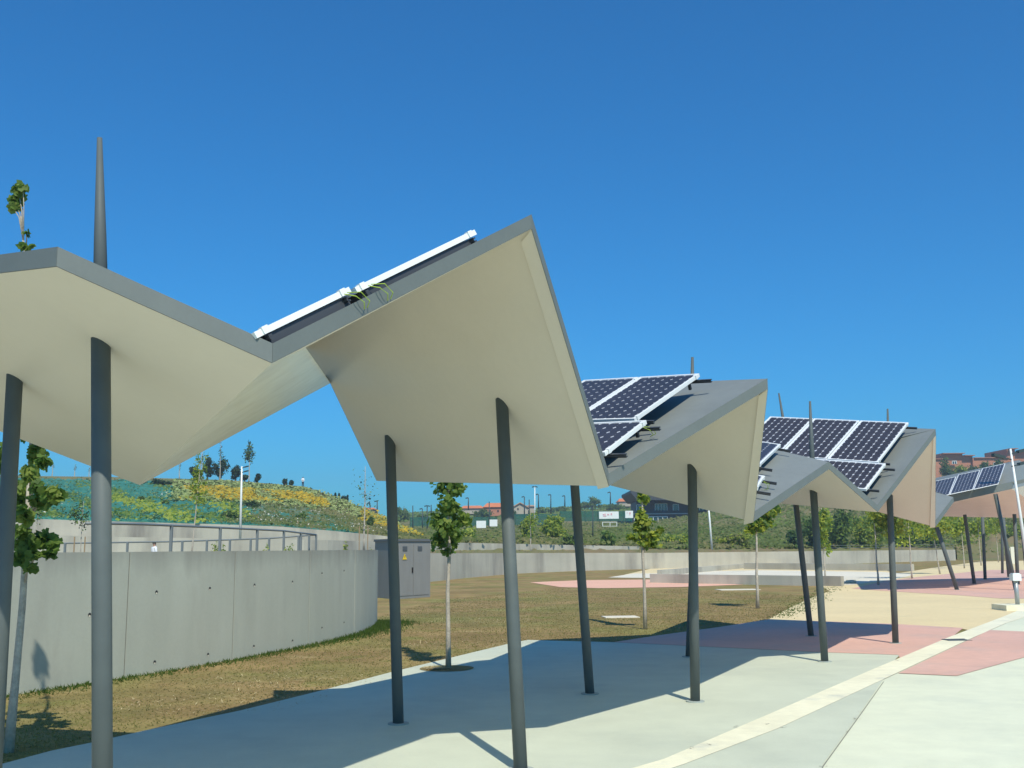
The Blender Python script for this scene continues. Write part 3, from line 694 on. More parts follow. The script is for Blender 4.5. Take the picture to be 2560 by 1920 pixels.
# third (small) fold
F6t,F7t=F6+up,F7+up; n4=pln(F6t,F7t,Bg+up)[0]; g4='solar panels on the small roof fold'
a,ex,ey,Ln,pl=frame_axes(cD((115,703)),cD((281,543)),cD((150,514)),n4,F6t,.13)
panel(a,ex,ey,min(Ln,1.9),.85,'upper solar panel peeping out left of the small grey roof fold',g4)
a2=hit(*cD((95,885)),pl); b2=hit(*cD((156,788)),pl)
ex2=(b2-a2).normalized(); ey2=n4.cross(ex2); ey2=ey2 if ey2.dot(ey)>0 else -ey2
panel(a2,ex2,ey2,(b2-a2).length,1.5,'lower solar panel corner just visible left of the small grey roof fold',g4,True,cables=(.7,))
# fourth fold
F8t,F9t=F8+up,F9+up; n5=rotn(F8t,F9t,pln(F8t,F9t,Bi+up)[0],-7.5)
n5=rotn(F8t,F9t,Vector((-.2936,-.3243,.8992)),-9.0)
a,ex,ey,Ln,pl=frame_axes(cD((1030,677)),cD((1265,372)),cD((905,360)),n5,F8t,.14); W=.96; g5='solar panels on the fourth roof fold'
for i,lb in enumerate(('rightmost upper solar panel of the fourth roof fold near its grey gable','middle upper solar panel of the fourth roof fold behind the slim mast','left upper solar panel of the fourth roof fold beside the leaning mast')):
    panel(a+ey*(i*(W+.025)),ex,ey,Ln,W,lb,g5)
la=hit(*cD((940,885)),pl); lb_=hit(*cD((1090,688)),pl); exl=(lb_-la).normalized(); eyl=n5.cross(exl); eyl=eyl if eyl.dot(ey)>0 else -eyl
panel(la,exl,eyl,(lb_-la).length,1.95,'lower solar panel of the fourth roof fold above the small roof valley',g5,True)
print('panel dims',Ln,(lb_-la).length)
# ================================================================ SECOND PERGOLA
p2=empty('pergola',(21,48,0),'distant second folded pergola at the far right over the pink band','pergola')
T_=.32; up=Vector((0,0,T_)); tris=[]
pg_old=pg; pg=p2
G1=Dp(2240,1287,46);G2=Dp(2530,1222,48);G3=Dp(2549,1166,52);
H1=Dp(2235,1232,57);K0=Dp(2250,1289,58);K1=Dp(2570,1292,60);K2=Dp(2640,1296,62);K3=Dp(2600,1205,54)
plate([G1,G2,G3,H1],[0,1],split=[(0,1,2),(0,2,3)],soff=False)
plate([G1,G2,G3,K3,K2,K0],[2,3,5],split=[(0,1,5),(1,4,5),(1,2,3),(1,3,4)])
for b,t in (((2393,1475),(2343,1321)),((2436,1460),(2412,1289)),((2463,1449),(2456,1289)),((2540,1475),(2489,1238)),((2506,1434),(2505,1288)),((2522,1443),(2508,1290)),((2545,1462),(2536,1288)),((2566,1434),(2552,1300))):
    B_=G(*b); t_=Dp(*t,B_.y); column(p2,B_,t_,t_.z,None,r=.09)
n7=pln(G1+up,G2+up,G3+up)[0]
pl=(n7,n7.dot(G2+up)+.35)
cE=lambda q:Cc(q,2260,1060,3.317)
g7='solar panels on the distant second pergola'
tops=[(840,332),(630,388),(433,441),(238,492)]; bots=[(782,500),(572,546),(375,588),(182,630)]
for i,lb in enumerate(('rightmost solar panel on the distant second pergola','middle solar panel on the distant second pergola','left solar panel on the distant second pergola, cut by the near gable')):
    o_=hit(*cE(bots[i]),pl); t_=hit(*cE(tops[i]),pl); l_=hit(*cE(bots[i+1]),pl)
    ex=(t_-o_).normalized(); W=(l_-o_).length*.98; ey=(l_-o_).normalized(); 
    r_=panel(o_,ex,ey,(t_-o_).length,W,lb,g7,rails=False)
pg=pg_old
# ================================================================ HANDRAILS
def rail(name,label,top,posts,base_h,r,pr,mid=None):
    root=empty(name,(top[0].x,top[0].y,base_h),label,'handrail')
    mb=MB(); mb.tube(top,r,8); mb.build('top_rail',M['hrail'],root,smooth=True)
    for p in posts:
        mb=MB(); mb.obox(Vector((p.x-pr,p.y-pr,base_h)),Vector((2*pr,0,0)),Vector((0,2*pr,0)),Vector((0,0,p.z-base_h))); mb.build('post',M['hrail'],root)
    return root
ZR=[(150,33),(279,35),(429,39),(551,43),(643,47),(710,50.5),(752,53),(790,55)]
yR=[(150,1308.5),(279,1309),(353,1310.5),(560,1319.5),(709,1327),(790,1337)]
tp=lambda px:Dp(px,lerp_tab(yR,px),lerp_tab(ZR,px))
rail('handrail','upper thick grey handrail rising left above the curved wall',[tp(x) for x in (215,279,353,429,560,643,709,752,790)],[tp(x) for x in (262,429,551,643.5,710,752.6,790.5)],.8,.045,.05)
y2=[(144,1358.5),(434,1354),(600,1348.5),(677,1345.5),(790,1337)]
tp2=lambda px:Dp(px,lerp_tab(y2,px),55)
rail('handrail','lower thin grey handrail of the ramp meeting the thick rail at its corner',[tp2(x) for x in (60,144,434,600,677,790)],[tp2(x) for x in (163,319,456,517.5,575,627,673,746.6,773)],.8,.04,.05)
# ================================================================ PEOPLE
def skin_person(name,base,h,pose,label,mats):
    """single continuous body grown from joints; shirt/trousers/hair as children"""
    base=Vector(base); s=h/1.75
    root_v=[(0,0,.95),(0,0,1.12),(0,0,1.32),(0,0,1.47),(0,.0,1.55),(0,-.01,1.66),(0,-.01,1.74),
      (-.19,0,1.42),(-.24,.02,1.15),(-.12,-.16,1.12),(-.02,-.18,1.14),
      (.19,0,1.42),(.24,.02,1.15),(.13,-.17,1.10),(.03,-.19,1.08),
      (-.09,0,.90),(-.10,-.01,.50),(-.10,.02,.08),(-.10,-.12,.03),
      (.09,0,.90),(.10,-.03,.50),(.11,.0,.08),(.11,-.14,.03)]
    rad=[.14,.125,.155,.10,.055,.095,.075,.06,.045,.038,.03,.06,.045,.038,.03,.095,.062,.045,.035,.095,.062,.045,.035]
    ed=[(0,1),(1,2),(2,3),(3,4),(4,5),(5,6),(3,7),(7,8),(8,9),(9,10),(3,11),(11,12),(12,13),(13,14),(0,15),(15,16),(16,17),(17,18),(0,19),(19,20),(20,21),(21,22)]
    me=bpy.data.meshes.new(name); me.from_pydata([Vector(v)*s for v in root_v],ed,[]); o=bpy.data.objects.new(name,me); link(o); o.location=base
    o.rotation_euler.z=pose
    md=o.modifiers.new('s','SKIN'); 
    for i,v in enumerate(me.skin_vertices[0].data): v.radius=(rad[i]*s,rad[i]*s); v.use_root=(i==0)
    o.modifiers.new('d','SUBSURF').levels=2; o.modifiers['d'].render_levels=2
    dg=bpy.context.evaluated_depsgraph_get(); dg.update(); ev=bpy.data.meshes.new_from_object(o.evaluated_get(dg))
    o.modifiers.clear(); o.data=ev
    ev.materials.clear()
    for m in (M['skin'],M['trouser']): ev.materials.append(m)
    for p in ev.polygons:
        p.use_smooth=True; p.material_index=0
    tag(o,label,'person')
    # clothing: slightly larger copies of body regions
    def cloth(nm,test,off,m):
        bm=bmesh.new(); bm.from_mesh(ev); bmesh.ops.delete(bm,geom=[f for f in bm.faces if not test(f.calc_center_median()/s)],context='FACES')
        for v in bm.verts: v.co+=v.normal*off
        m2=bpy.data.meshes.new(nm); bm.to_mesh(m2); bm.free(); m2.materials.clear(); m2.materials.append(m)
        for p in m2.polygons: p.material_index=0
        c=bpy.data.objects.new(nm,m2); link(c,o)
    cloth('shirt',lambda c:(.92<c.z<1.50) and not (c.y<-.13 and abs(c.x)<.16),.018,mats[0])
    cloth('trousers',lambda c:c.z<=.97 and c.z>.07,.014,mats[1])
    cloth('hair',lambda c:c.z>1.68 or (c.z>1.6 and c.y>.02),.02,M['hair'])
    return o
pp_=Dp(757,1217,166); skin_person('person',pp_-Vector((0,0,.05)),1.62,.3,'person in a white shirt with folded arms standing on the crest of the bank',(M['shirt'],M['trouser']))
pp_=Dp(386,1356.5,56); skin_person('person',(pp_.x,pp_.y,.8),pp_.z-.8+.03,-.8,'person in a white top walking behind the curved wall below the thick handrail',(M['shirt'],M['trouser']))
# ================================================================ LAMP POSTS
def white_pole(base,top,label,arm=1,r=.09,heads=True,hs=1.0):
    root=empty('lamp_post',base,label,'lamp post'); base=Vector(base); top=Vector(top)
    mb=MB(); mb.tube([base,base+(top-base)*.6,top],[r,r*.8,r*.55],12); mb.build('pole',M['white'],root,smooth=True)
    if heads:
        for s,z in ((1,-.25),(1,-.8),(-1,-.5)):
            mb=MB(); p=top+Vector((0,0,z*hs)); mb.obox(p+Vector((0,-.04,0)),Vector((s*.45*hs,0,.1)),Vector((0,.08,0)),Vector((0,0,.05))); mb.obox(p+Vector((s*.3*hs,-.15*hs,.05)),Vector((s*.5*hs,0,.12*hs)),Vector((0,.3*hs,0)),Vector((0,0,.13*hs))); mb.build('lamp_head',M['mast_d'],root)
    return root
b=Dp(600.5,1345,69); b.z=.8+2.0; t=Dp(604.7,1166,69); white_pole((b.x,b.y,2.6),t,'white lamp post with dark lamp heads in front of the netted bank',hs=.55)
white_pole(Dp(1780,1374.5,113),Dp(1771,1262,113),'slim white post leaning on the grassy slope behind the long wall',heads=False,r=.13)
white_pole(Dp(2578,1470,46),Dp(2526,1122,46),'tall leaning white lamp post at the right edge behind the second pergola',r=.075,hs=1.0)
def dark_lamp(px,yt,yb,Z,label,two=False,head=True,r=None,white=False):
    b=Dp(px,yb,Z); t=Dp(px,yt,Z); r=r or Z*.00055; k=Z/2600
    root=empty('floodlight_post',b-Vector((0,0,.5)),label,'floodlight post')
    mb=MB(); mb.tube([b-Vector((0,0,.5)),t],[r*1.2,r*.8],8); mb.build('pole',M['white' if white else 'mast_d'],root,smooth=True)
    if head:
        for s in ((-1,1) if two else (-1,)):
            mb=MB(); mb.obox(t+Vector((s*.5*k,-2*k,-.5*k)),Vector((s*6.5*k,0,-1.6*k)),Vector((0,4*k,0)),Vector((0,0,2.6*k))); mb.build('lamp_head',M['mast_d'],root)
dark_lamp(1171,1245,1270,300,'short floodlight post on the skyline left of the orange roofed house')
dark_lamp(1223,1254,1326,190,'plain dark post before the orange roofed house',head=False)
dark_lamp(1311,1242,1292,280,'dark floodlight post beside the grey gabled house')
dark_lamp(1323,1249,1300,230,'plain dark post right of the grey gabled house',head=False)
dark_lamp(1337,1217,1311,180,'tall pale floodlight mast with wide crossbar under the roof edge',two=True,white=True)
dark_lamp(1346,1236,1268,300,'thin floodlight post right beside the pale mast')
dark_lamp(1377,1237,1282,260,'dark floodlight post between the pale mast and the third column')
dark_lamp(1412,1240,1262,330,'small floodlight on the skyline just left of the dark slanted column')
dark_lamp(1526,1231,1256,330,'thin floodlight post on the skyline left of the dark building')
dark_lamp(1482,1265,1362,128,'dark street lamp on the scrub slope below the white hoardings',)
dark_lamp(1068,1265,1331,185,'double headed dark floodlight post left of the leafy lawn tree',two=True)
dark_lamp(1056,1272,1331,190,'dark floodlight post left of the double headed one')
dark_lamp(1032,1264,1330,200,'plain dark post beside the round tree right of the kiosk column',head=False)
dark_lamp(1078,1262,1285,260,'far plain dark post on the skyline behind the leafy lawn tree',head=False)
dark_lamp(925,1258,1290,260,'small floodlight post left of the bare tree bank end')
dark_lamp(943,1253,1280,260,'small floodlight post hard against the kiosk column')
# ================================================================ BACKGROUND BUILDINGS
def bbox(px0,px1,y0,y1,Z,dep,ztop=None):
    a=Dp(px0,y1,Z); b=Dp(px1,y1,Z); t=Dp((px0+px1)/2,y0,Z).z; return a,b,t
# dark modern building
Zb=234.
def seg(mb,px0,px1,y0,y1,Z,dep,m=0):
    a=Dp(px0,y1,Z); b=Dp(px1,y1,Z); t=Dp(px0,y0,Z).z; mb.obox(Vector((a.x,Z,a.z)),Vector((b.x-a.x,0,0)),Vector((0,dep,0)),Vector((0,0,t-a.z)),m)
bl=empty('dark_building',Dp(1650,1312,Zb),'long dark two storey modern building with flat roof behind the white hoardings','building')
mb=MB(); seg(mb,1584,2030,1286,1330,Zb,14); mb.build('ground_floor',M['clad'],bl)
mb=MB(); seg(mb,1592,2020,1246,1284,Zb+2,12); mb.build('upper_floor',M['clad_b'],bl)
mb=MB(); seg(mb,1584,2034,1284,1286,Zb-.5,15); mb.build('ledge',M['metal_lt'],bl)
mb=MB()
a=[Dp(x,y,Zb-3) for x,y in ((1577,1232),(1593,1250),(2035,1250),(2035,1226),(1577,1226))]
k=len(mb.v); mb.poly(a); mb.poly([p+Vector((0,20,0)) for p in a][::-1])
for i in range(5): mb.poly([a[i],a[i]+Vector((0,20,0)),a[(i+1)%5]+Vector((0,20,0)),a[(i+1)%5]])
mb.build('roof',M['clad'],bl)
def window(px0,px1,y0,y1,Z,n,parent):
    mb=MB(); 
    w_=(px1-px0)/n
    seg(mb,px0,px1,y0,y0+1.3,Z-.25,.3)
    for i in range(n+1): seg(mb,px0+i*w_-.6,px0+i*w_+.6,y0+1.3,y1,Z-.2,.25)
    f=mb.build('window',M['white'],parent); mb=MB(); seg(mb,px0+.6,px1-.6,y0+1.2,y1,Z-.06,.05); mb.build('pane',M['glass'],f)
window(1638,1668,1259,1276,Zb+2,4,bl); window(1683,1697,1260,1276,Zb+2,1,bl); window(1592,1604,1261,1276,Zb+2,2,bl)
window(1586,1612,1294,1312,Zb,2,bl); window(1622,1669,1291,1312,Zb,4,bl); window(1740,1775,1262,1276,Zb+2,4,bl); window(1850,1890,1262,1276,Zb+2,4,bl)
mb=MB(); seg(mb,1930,2026,1271,1279,Zb-6,.2); 
mb.build('balustrade',M['metal_lt'],bl)
mb=MB(); seg(mb,1668,1676,1308,1312,200,.6); tag(mb.build('white_box',M['white'],origin=Dp(1672,1312,200)),'small white box on the grass in front of the dark building','box')
# brick block on the hill
bk=empty('brick_building',Dp(2440,1190,330),'red brick apartment block with stepped roofline on the hill top','building')
mb=MB()
for x0,x1,y in ((2325,2358,1148),(2358,2413,1134),(2413,2438,1139),(2438,2526,1145),(2526,2546,1122),(2546,2700,1129)): seg(mb,x0,x1,y,1230,330+(0 if y>1140 else 1),16)
mb.build('wall',M['brick'],bk)
mb=MB()
for x0,x1,y in ((2325,2358,1148),(2358,2413,1134),(2413,2438,1139),(2438,2526,1145),(2526,2546,1122),(2546,2700,1129)): seg(mb,x0-.6,x1+.3,y-1.6,y,329.4,17.5)
mb.build('parapet',mat('brick coping',(.38,.18,.11),.8),bk)
window(2381,2392,1152,1160,330,2,bk); window(2484,2490,1156,1163,330,1,bk); window(2502,2508,1156,1163,330,1,bk); window(2460,2466,1156,1163,330,1,bk)
# houses
def house(px0,px1,yr,ye,yb,Z,label,wallm,dep=9,gable=False,win=()):
    a=Dp(px0,yb,Z); b=Dp(px1,yb,Z); he=Dp(px0,ye,Z).z; hr=Dp(px0,yr,Z).z
    h_=empty('house',a,label,'house')
    mb=MB(); w_=b.x-a.x
    if gable:
        f=[a,b,Vector((b.x,Z,he)),Vector(((a.x+b.x)/2,Z,hr-.15)),Vector((a.x,Z,he))]
        mb.poly(f); mb.poly([p+Vector((0,dep,0)) for p in f][::-1])
        for i in (0,1,4): mb.poly([f[i],f[i]+Vector((0,dep,0)),f[(i+1)%5]+Vector((0,dep,0)),f[(i+1)%5]])
    else: mb.obox(a,Vector((w_,0,0)),Vector((0,dep,0)),Vector((0,0,he-a.z)))
    mb.build('wall',M[wallm],h_)
    mb=MB(); o=.5
    if gable:
        m_=Vector(((a.x+b.x)/2,Z-o,hr)); D_=Vector((0,dep+2*o,0)); th=Vector((0,0,.3))
        for e_ in (Vector((a.x-o,Z-o,he-.25)),Vector((b.x+o,Z-o,he-.25))): mb.hexa([e_,m_,m_+D_,e_+D_,e_+th,m_+th,m_+D_+th,e_+D_+th])
    else:
        A_=Vector((a.x-o,Z-o,he));B_=Vector((b.x+o,Z-o,he));C2=B_+Vector((0,dep+2*o,0));D2=A_+Vector((0,dep+2*o,0)); r1=Vector((a.x+w_*.12,Z+dep/2,hr)); r2=Vector((b.x-w_*.12,Z+dep/2,hr))
        mb.poly([A_,B_,r2,r1]); mb.poly([B_,C2,r2]); mb.poly([C2,D2,r1,r2]); mb.poly([D2,A_,r1]); mb.poly([A_,D2,C2,B_])
    mb.build('roof',M['tile' if 'orange' in label else 'clay'],h_)
    for (x,y0,y1,w2) in win:
        mb=MB(); seg(mb,x-w2,x+w2,y0,y1,Z-.1,.15); mb.build('window',M['dark'],h_)
M['clay']=mat('pale clay tile',(.42,.27,.17),.85,noise=(.4,.15))
house(1211,1262,1256,1268,1290,330,'house with bright orange roof and dark walls left of the tall column','brick',win=((1225,1275,1280,2),(1245,1275,1280,2)))
house(1281,1320,1258,1269,1286,330,'grey gabled house with pale tiled roof and one arched window','stucco',gable=True,win=((1295,1270,1275,1.6),))
house(1318,1336,1261,1266,1282,340,'small pale wing of the grey gabled house','stucco')
house(1152,1208,1263,1271,1285,350,'low house with orange roof almost hidden by the leafy lawn tree','stucco')
house(1548,1582,1245,1254,1266,380,'far house with orange roof on the skyline left of the dark building','stucco')
house(890,934,1268,1274,1286,300,'low orange roofed house at the foot of the bank behind the bare tree','stucco')
# hoardings and goals
def board(px0,px1,y0,y1,Z,label,marks=()):
    r=empty('hoarding',Dp((px0+px1)/2,y1,Z),label,'hoarding')
    mb=MB(); seg(mb,px0,px1,y0,y1,Z,.25); mb.build('panel',M['white'],r)
    for x in (px0+1,px1-2):
        mb=MB(); seg(mb,x,x+1.2,y1,y1+10,Z+.3,.2); mb.build('leg',M['mast_d'],r)
    if marks:
        mb=MB()
        for x,w_,ya,yb in marks: seg(mb,x,x+w_,ya,yb,Z-.04,.03)
        mb.build('printed_marks',M['print'],r)
board(1498,1547,1279,1297,180,'long white hoarding with faint pink print above the green slope',((1507,4,1285,1288),(1512,2,1284,1289),(1518,5,1285,1288),(1527,3,1283,1288),(1508,8,1290,1291.2)))
board(1563.5,1583,1277,1295,180,'square white hoarding at the corner of the dark building',((1567,2,1281,1283),(1573,4,1281,1284),(1574,1.6,1284,1288)))
board(1191,1215,1302,1320,180,'white hoarding left of the plain post on the sports ground')
board(1224,1243.5,1299,1316,180,'tilted white hoarding beside the tall front column')
def goal(px0,px1,y0,y1,Z,label):
    r=empty('goal_frame',Dp((px0+px1)/2,y1,Z),label,'goal'); mb=MB(); w_=.9*Z/180
    seg(mb,px0,px1,y0,y0+1.2,Z,.12)
    for x in (px0,(px0+px1)/2,px1-1.4): seg(mb,x,x+1.4,y0+1.2,y1,Z,.12)
    seg(mb,px0,px1,y1-1,y1,Z+1.2,.1); mb.build('frame',M['white'],r)
goal(1506,1543,1305,1316,170,'white goal frame on the slope under the long hoarding')
# green mesh fences of the sports courts
def nfence(label,pxs,y0,y1,Z):
    r=empty('mesh_fence',Dp(pxs[0],y1,Z),label,'fence')
    mb=MB()
    for a_,b_ in zip(pxs,pxs[1:]): seg(mb,a_,b_,y0,y1,Z,.04)
    mb.build('mesh',M['net_f'],r)
    for x in pxs:
        mb=MB(); seg(mb,x-.5,x+.5,y0-1.5,y1+2,Z-.1,.12); mb.build('post',M['post_g'],r)
nfence('green mesh fence behind the white hoardings',[1400,1431,1463,1495,1527,1559,1582],1278,1303,200)
nfence('green mesh fence of the sports court left of the tall column',[1025,1062,1098,1135,1170,1205,1243],1293,1322,215)
nfence('green mesh fence between the two tallest middle columns',[1262,1290,1318,1346,1374,1400],1285,1312,210)
# thin wire fence on long wall
r=empty('wire_fence',Dp(2040,1372,116),'thin wire fence standing on the right part of the long wall','fence')
zt=lambda px:lerp_tab(ZF,px)
mb=MB(); 
for dy in (0,-6):
    mb.tube([Dp(x,1368+dy-(x-2040)*.008+2,zt(x)+.15) for x in (2055,2120,2200,2280,2386)],.02,5)
mb.build('wires',M['hrail'],r)
for x in (2060,2125,2190,2255,2320,2384):
    mb=MB(); a=Dp(x,lerp_tab(yF,x)+1,zt(x)+.15); mb.tube([a,a+Vector((0,0,.72))],.025,5); mb.build('post',M['hrail'],r)
# white gate panels far right
for i,(x0,x1,y0,lb) in enumerate(((2521,2528,1371,'narrow white gate panel behind the far columns'),(2530,2540,1367,'taller white gate panel nearest the right edge'))):
    mb=MB(); seg(mb,x0,x1,y0,1416,110,.15); tag(mb.build('gate_panel',mat('cream board',(.7,.68,.55),.7),origin=Dp(x0,1416,110)),lb,'gate panel')
# drinking fountain at right edge
fb=G(2556,1527); ft=empty('drinking_fountain',fb,'pale drinking post on a cream plinth at the right edge of the kerb','drinking fountain')
mb=MB(); mb.box(fb+Vector((.05,.4,.0)),1.15,1.0,.17); mb.build('plinth',M['kerb'],ft)
mb=MB(); q=fb+Vector((.06,.4,.17)); mb.tube([q,q+Vector((0,0,.72))],.065,12); mb.build('post',M['metal_lt'],ft,smooth=True)
mb=MB(); mb.box(q+Vector((0,0,.72)),.26,.24,.20); mb.box(q+Vector((0,0,.92)),.20,.18,.03); mb.build('basin',M['white'],ft)
# stones near low wall
for q,s_,lb in (((2127,1459),.22,'grey rubble block on the sand by the end of the front low wall'),((2110,1458),.12,'small dark stone beside the rubble block on the sand')):
    c=G(*q); rnd=random.Random(int(s_*100)); bm=bmesh.new(); bmesh.ops.create_icosphere(bm,subdivisions=2,radius=s_)
    for v in bm.verts: v.co=Vector((v.co.x*1.3,v.co.y,v.co.z*.6))*(1+rnd.uniform(-.15,.15))
    me=bpy.data.meshes.new('rubble_stone'); bm.to_mesh(me); bm.free(); me.materials.append(M['conc_old']); o=bpy.data.objects.new('rubble_stone',me); o.location=c+Vector((0,0,s_*.35)); link(o); tag(o,lb,'stone')
# ================================================================ TREES
gy='young street trees'
# nearest left tree, clumps surveyed
def cl(px,py,rx,ry,Z,dz=0): 
    c=Dp(px,py,Z+dz); k=Z/2600; return (c,(rx*k,min(rx,ry)*k,ry*k))
b1=G(21,1880); Z1=b1.y
c1=[cl(46,476,16,19,Z1,.5),cl(38,505,15,17,Z1,.5),cl(58,472,11,11,Z1,.45),cl(50,492,12,14,Z1,.55),cl(33,520,9,9,Z1,.45),cl(66,583,9,9,Z1),cl(60,617,16,7,Z1),cl(78,618,8,5,Z1),
 cl(90,1130,22,28,Z1,.2),cl(105,1160,16,18,Z1),cl(72,1185,22,20,Z1,-.3),cl(60,1220,30,22,Z1,.3),cl(130,1235,28,18,Z1,-.2),cl(105,1250,30,16,Z1),cl(80,1260,26,20,Z1,.4),
 cl(62,1290,22,22,Z1,-.3),cl(118,1385,16,12,Z1,.1),cl(140,1245,14,12,Z1),cl(95,1215,14,18,Z1),cl(75,1420,16,10,Z1),cl(30,1240,30,30,Z1,.4),cl(60,1360,30,18,Z1),cl(110,1350,34,20,Z1,.2),cl(135,1365,16,14,Z1),cl(50,1395,22,16,Z1,-.2),cl(85,1390,18,10,Z1),cl(0,1150,26,40,Z1,.4),cl(-10,1330,26,30,Z1,.3),cl(70,1070,30,30,Z1),cl(52,1330,20,18,Z1)]
tree('young_tree',b1,6.3,'nearest young plane tree at the far left, its top poking above the roof',group=gy,tr=.046,clumps=c1,leaves=1500,ls=.088,lm='leaf',lm2='leaf_m',lean=(-.50,.5),lp=2.9,seed=3,limbs=20,star=True)
b2=G(1121,1672); Z2=b2.y
c2=[cl(1123,1225,28,22,Z2),cl(1140,1215,26,26,Z2,.3),cl(1100,1215,22,14,Z2),cl(1118,1262,22,26,Z2,-.2),cl(1138,1270,16,20,Z2),cl(1100,1300,26,22,Z2,.2),cl(1092,1310,22,16,Z2,-.2),cl(1150,1300,24,24,Z2),cl(1165,1298,16,16,Z2,.2),cl(1120,1318,26,20,Z2,-.3),cl(1100,1345,22,26,Z2),cl(1130,1358,18,20,Z2,.2),cl(1088,1355,14,16,Z2),cl(1118,1378,16,14,Z2),cl(1120,1180,30,30,Z2),cl(1122,1110,26,40,Z2),cl(1122,1020,22,40,Z2),cl(1124,930,16,36,Z2),cl(1140,1335,18,18,Z2)]
tree('young_tree',b2,5.6,'leafy young tree growing from the round pit in the concrete slab',group=gy,tr=.042,clumps=c2,leaves=1150,ls=.095,lm='leaf',lm2='leaf_m',seed=4,limbs=16,star=True,lean=(.0,0))
b3=G(1613,1573); Z3=b3.y
c3=[cl(1608,1245,16,14,Z3),cl(1605,1290,14,22,Z3),cl(1612,1305,20,16,Z3),cl(1600,1318,18,14,Z3),cl(1614,1330,14,12,Z3),cl(1590,1345,20,8,Z3),cl(1578,1342,12,6,Z3),cl(1635,1340,16,12,Z3),cl(1650,1325,10,8,Z3),cl(1632,1358,20,10,Z3),cl(1612,1358,16,12,Z3),cl(1608,1200,16,30,Z3),cl(1608,1140,14,30,Z3),cl(1608,1070,10,30,Z3)]
tree('young_tree',b3,5.3,'thin young tree in the dry lawn beside the long pale cover, yellowish lower leaves',group=gy,tr=.045,clumps=c3,leaves=1100,ls=.115,lm='leaf_m',lm2='leaf_y',seed=5,limbs=12,star=True)
b4=G(1894,1521); Z4=b4.y
c4=[cl(1885,1300,22,14,Z4),cl(1905,1290,22,14,Z4),cl(1925,1280,14,12,Z4),cl(1895,1318,24,14,Z4),cl(1915,1308,20,12,Z4),cl(1880,1325,16,10,Z4),cl(1940,1275,10,8,Z4),cl(1900,1250,30,24,Z4),cl(1900,1215,26,20,Z4)]
tree('young_tree',b4,4.9,'young tree with forked pale trunk in the lawn right of the leaning white post',group=gy,tr=.055,clumps=c4,leaves=1100,ls=.15,lm='leaf',lm2='leaf_y',seed=6,limbs=9,star=True,lean=(.15,0))
def rowtree(px,py,h,crown,label,seed,Z=None,lm='leaf_m',lm2='leaf_y',leaves=700,ls=.22,tr=.055,lean=(0,0),kc=12,grp=gy,name='young_tree',bark='bark',cr=.38):
    b=G(px,py) if Z is None else Dp(px,py,Z)
    return tree(name,b,h,label,group=grp,tr=tr,crown=crown,leaves=leaves,ls=ls,lm=lm,lm2=lm2,seed=seed,lean=lean,kc=kc,limbs=6,bark=bark,cr=cr)
rowtree(2063,1447,4.7,(.6,.6,1.7),'narrow columnar young tree close behind the fourth front column',11,lm='leaf_m',ls=.24)
rowtree(2196,1463,4.5,(1.4,1.2,1.35),'young tree on the sand in front of the broad yellow green bush',12,ls=.26,lm2='leaf_y')
rowtree(2280,1447,4.2,(2.1,1.6,1.1),'spreading young tree before the dark thicket under the last near gable',13,ls=.26,leaves=600)
rowtree(2350,1435,4.6,(1.9,1.5,1.25),'young tree with dark trunk touching the shade of the second pergola',14,ls=.28,leaves=700,lean=(-.4,0))
rowtree(2411,1421,5.0,(1.1,1.0,1.5),'slim young tree left of the second pergola columns',15,ls=.3,leaves=450)
rowtree(2453,1414,5.3,(1.1,1.0,1.6),'slim young tree between two columns of the second pergola',16,ls=.3,leaves=450)
rowtree(2496,1406,5.7,(1.6,1.4,1.8),'young tree at the far end of the second pergola',17,ls=.34,leaves=500)
# saplings on terraces
rowtree(1327,1381,3.9,(.7,.7,1.4),'thin sapling with pale trunk on the strip above the long wall',21,Z=92,lm='leaf_y',lm2='leaf_m',leaves=240,ls=.22,tr=.06)
rowtree(910,1378,5.4,(1.0,.9,1.9),'almost bare tree with red stake left of the kiosk column',22,Z=62,lm='leaf_b',lm2='leaf_m',leaves=110,ls=.13,tr=.06,kc=20)
rowtree(477,1400,5.6,(.38,.38,1.9),'narrow bright green sapling behind the curved wall by the handrails',23,Z=48,lm='leaf_y',lm2='leaf_m',leaves=420,ls=.15,tr=.04,lean=(.35,0))
rowtree(200,1405,3.1,(.75,.7,.95),'small staked sapling behind the curved wall under the far left roof edge',24,Z=50,lm='leaf_m',lm2='leaf_b',leaves=260,ls=.12,tr=.035)
rowtree(88,1400,3.6,(.45,.45,.9),'thin faint sapling behind the big left tree foliage',25,Z=56,lm='leaf_m',lm2='leaf_b',leaves=120,ls=.12,tr=.035)
def stakes(px,Z,z0,z1,lb):
    b=Dp(px,1378,Z); root=empty('tree_stakes',(b.x,b.y,z0),lb,'tree stake')
    for dx in (-.25,.25):
        mb=MB(); mb.tube([(b.x+dx,b.y-.1,z0),(b.x+dx,b.y-.1,z1)],.03,6); mb.build('stake',M['wood'],root)
stakes(200,50,.8,2.75,'pair of wooden stakes holding the small sapling behind the curved wall'); stakes(909,62,.8,3.4,'pair of stakes holding the bare tree behind the wall')
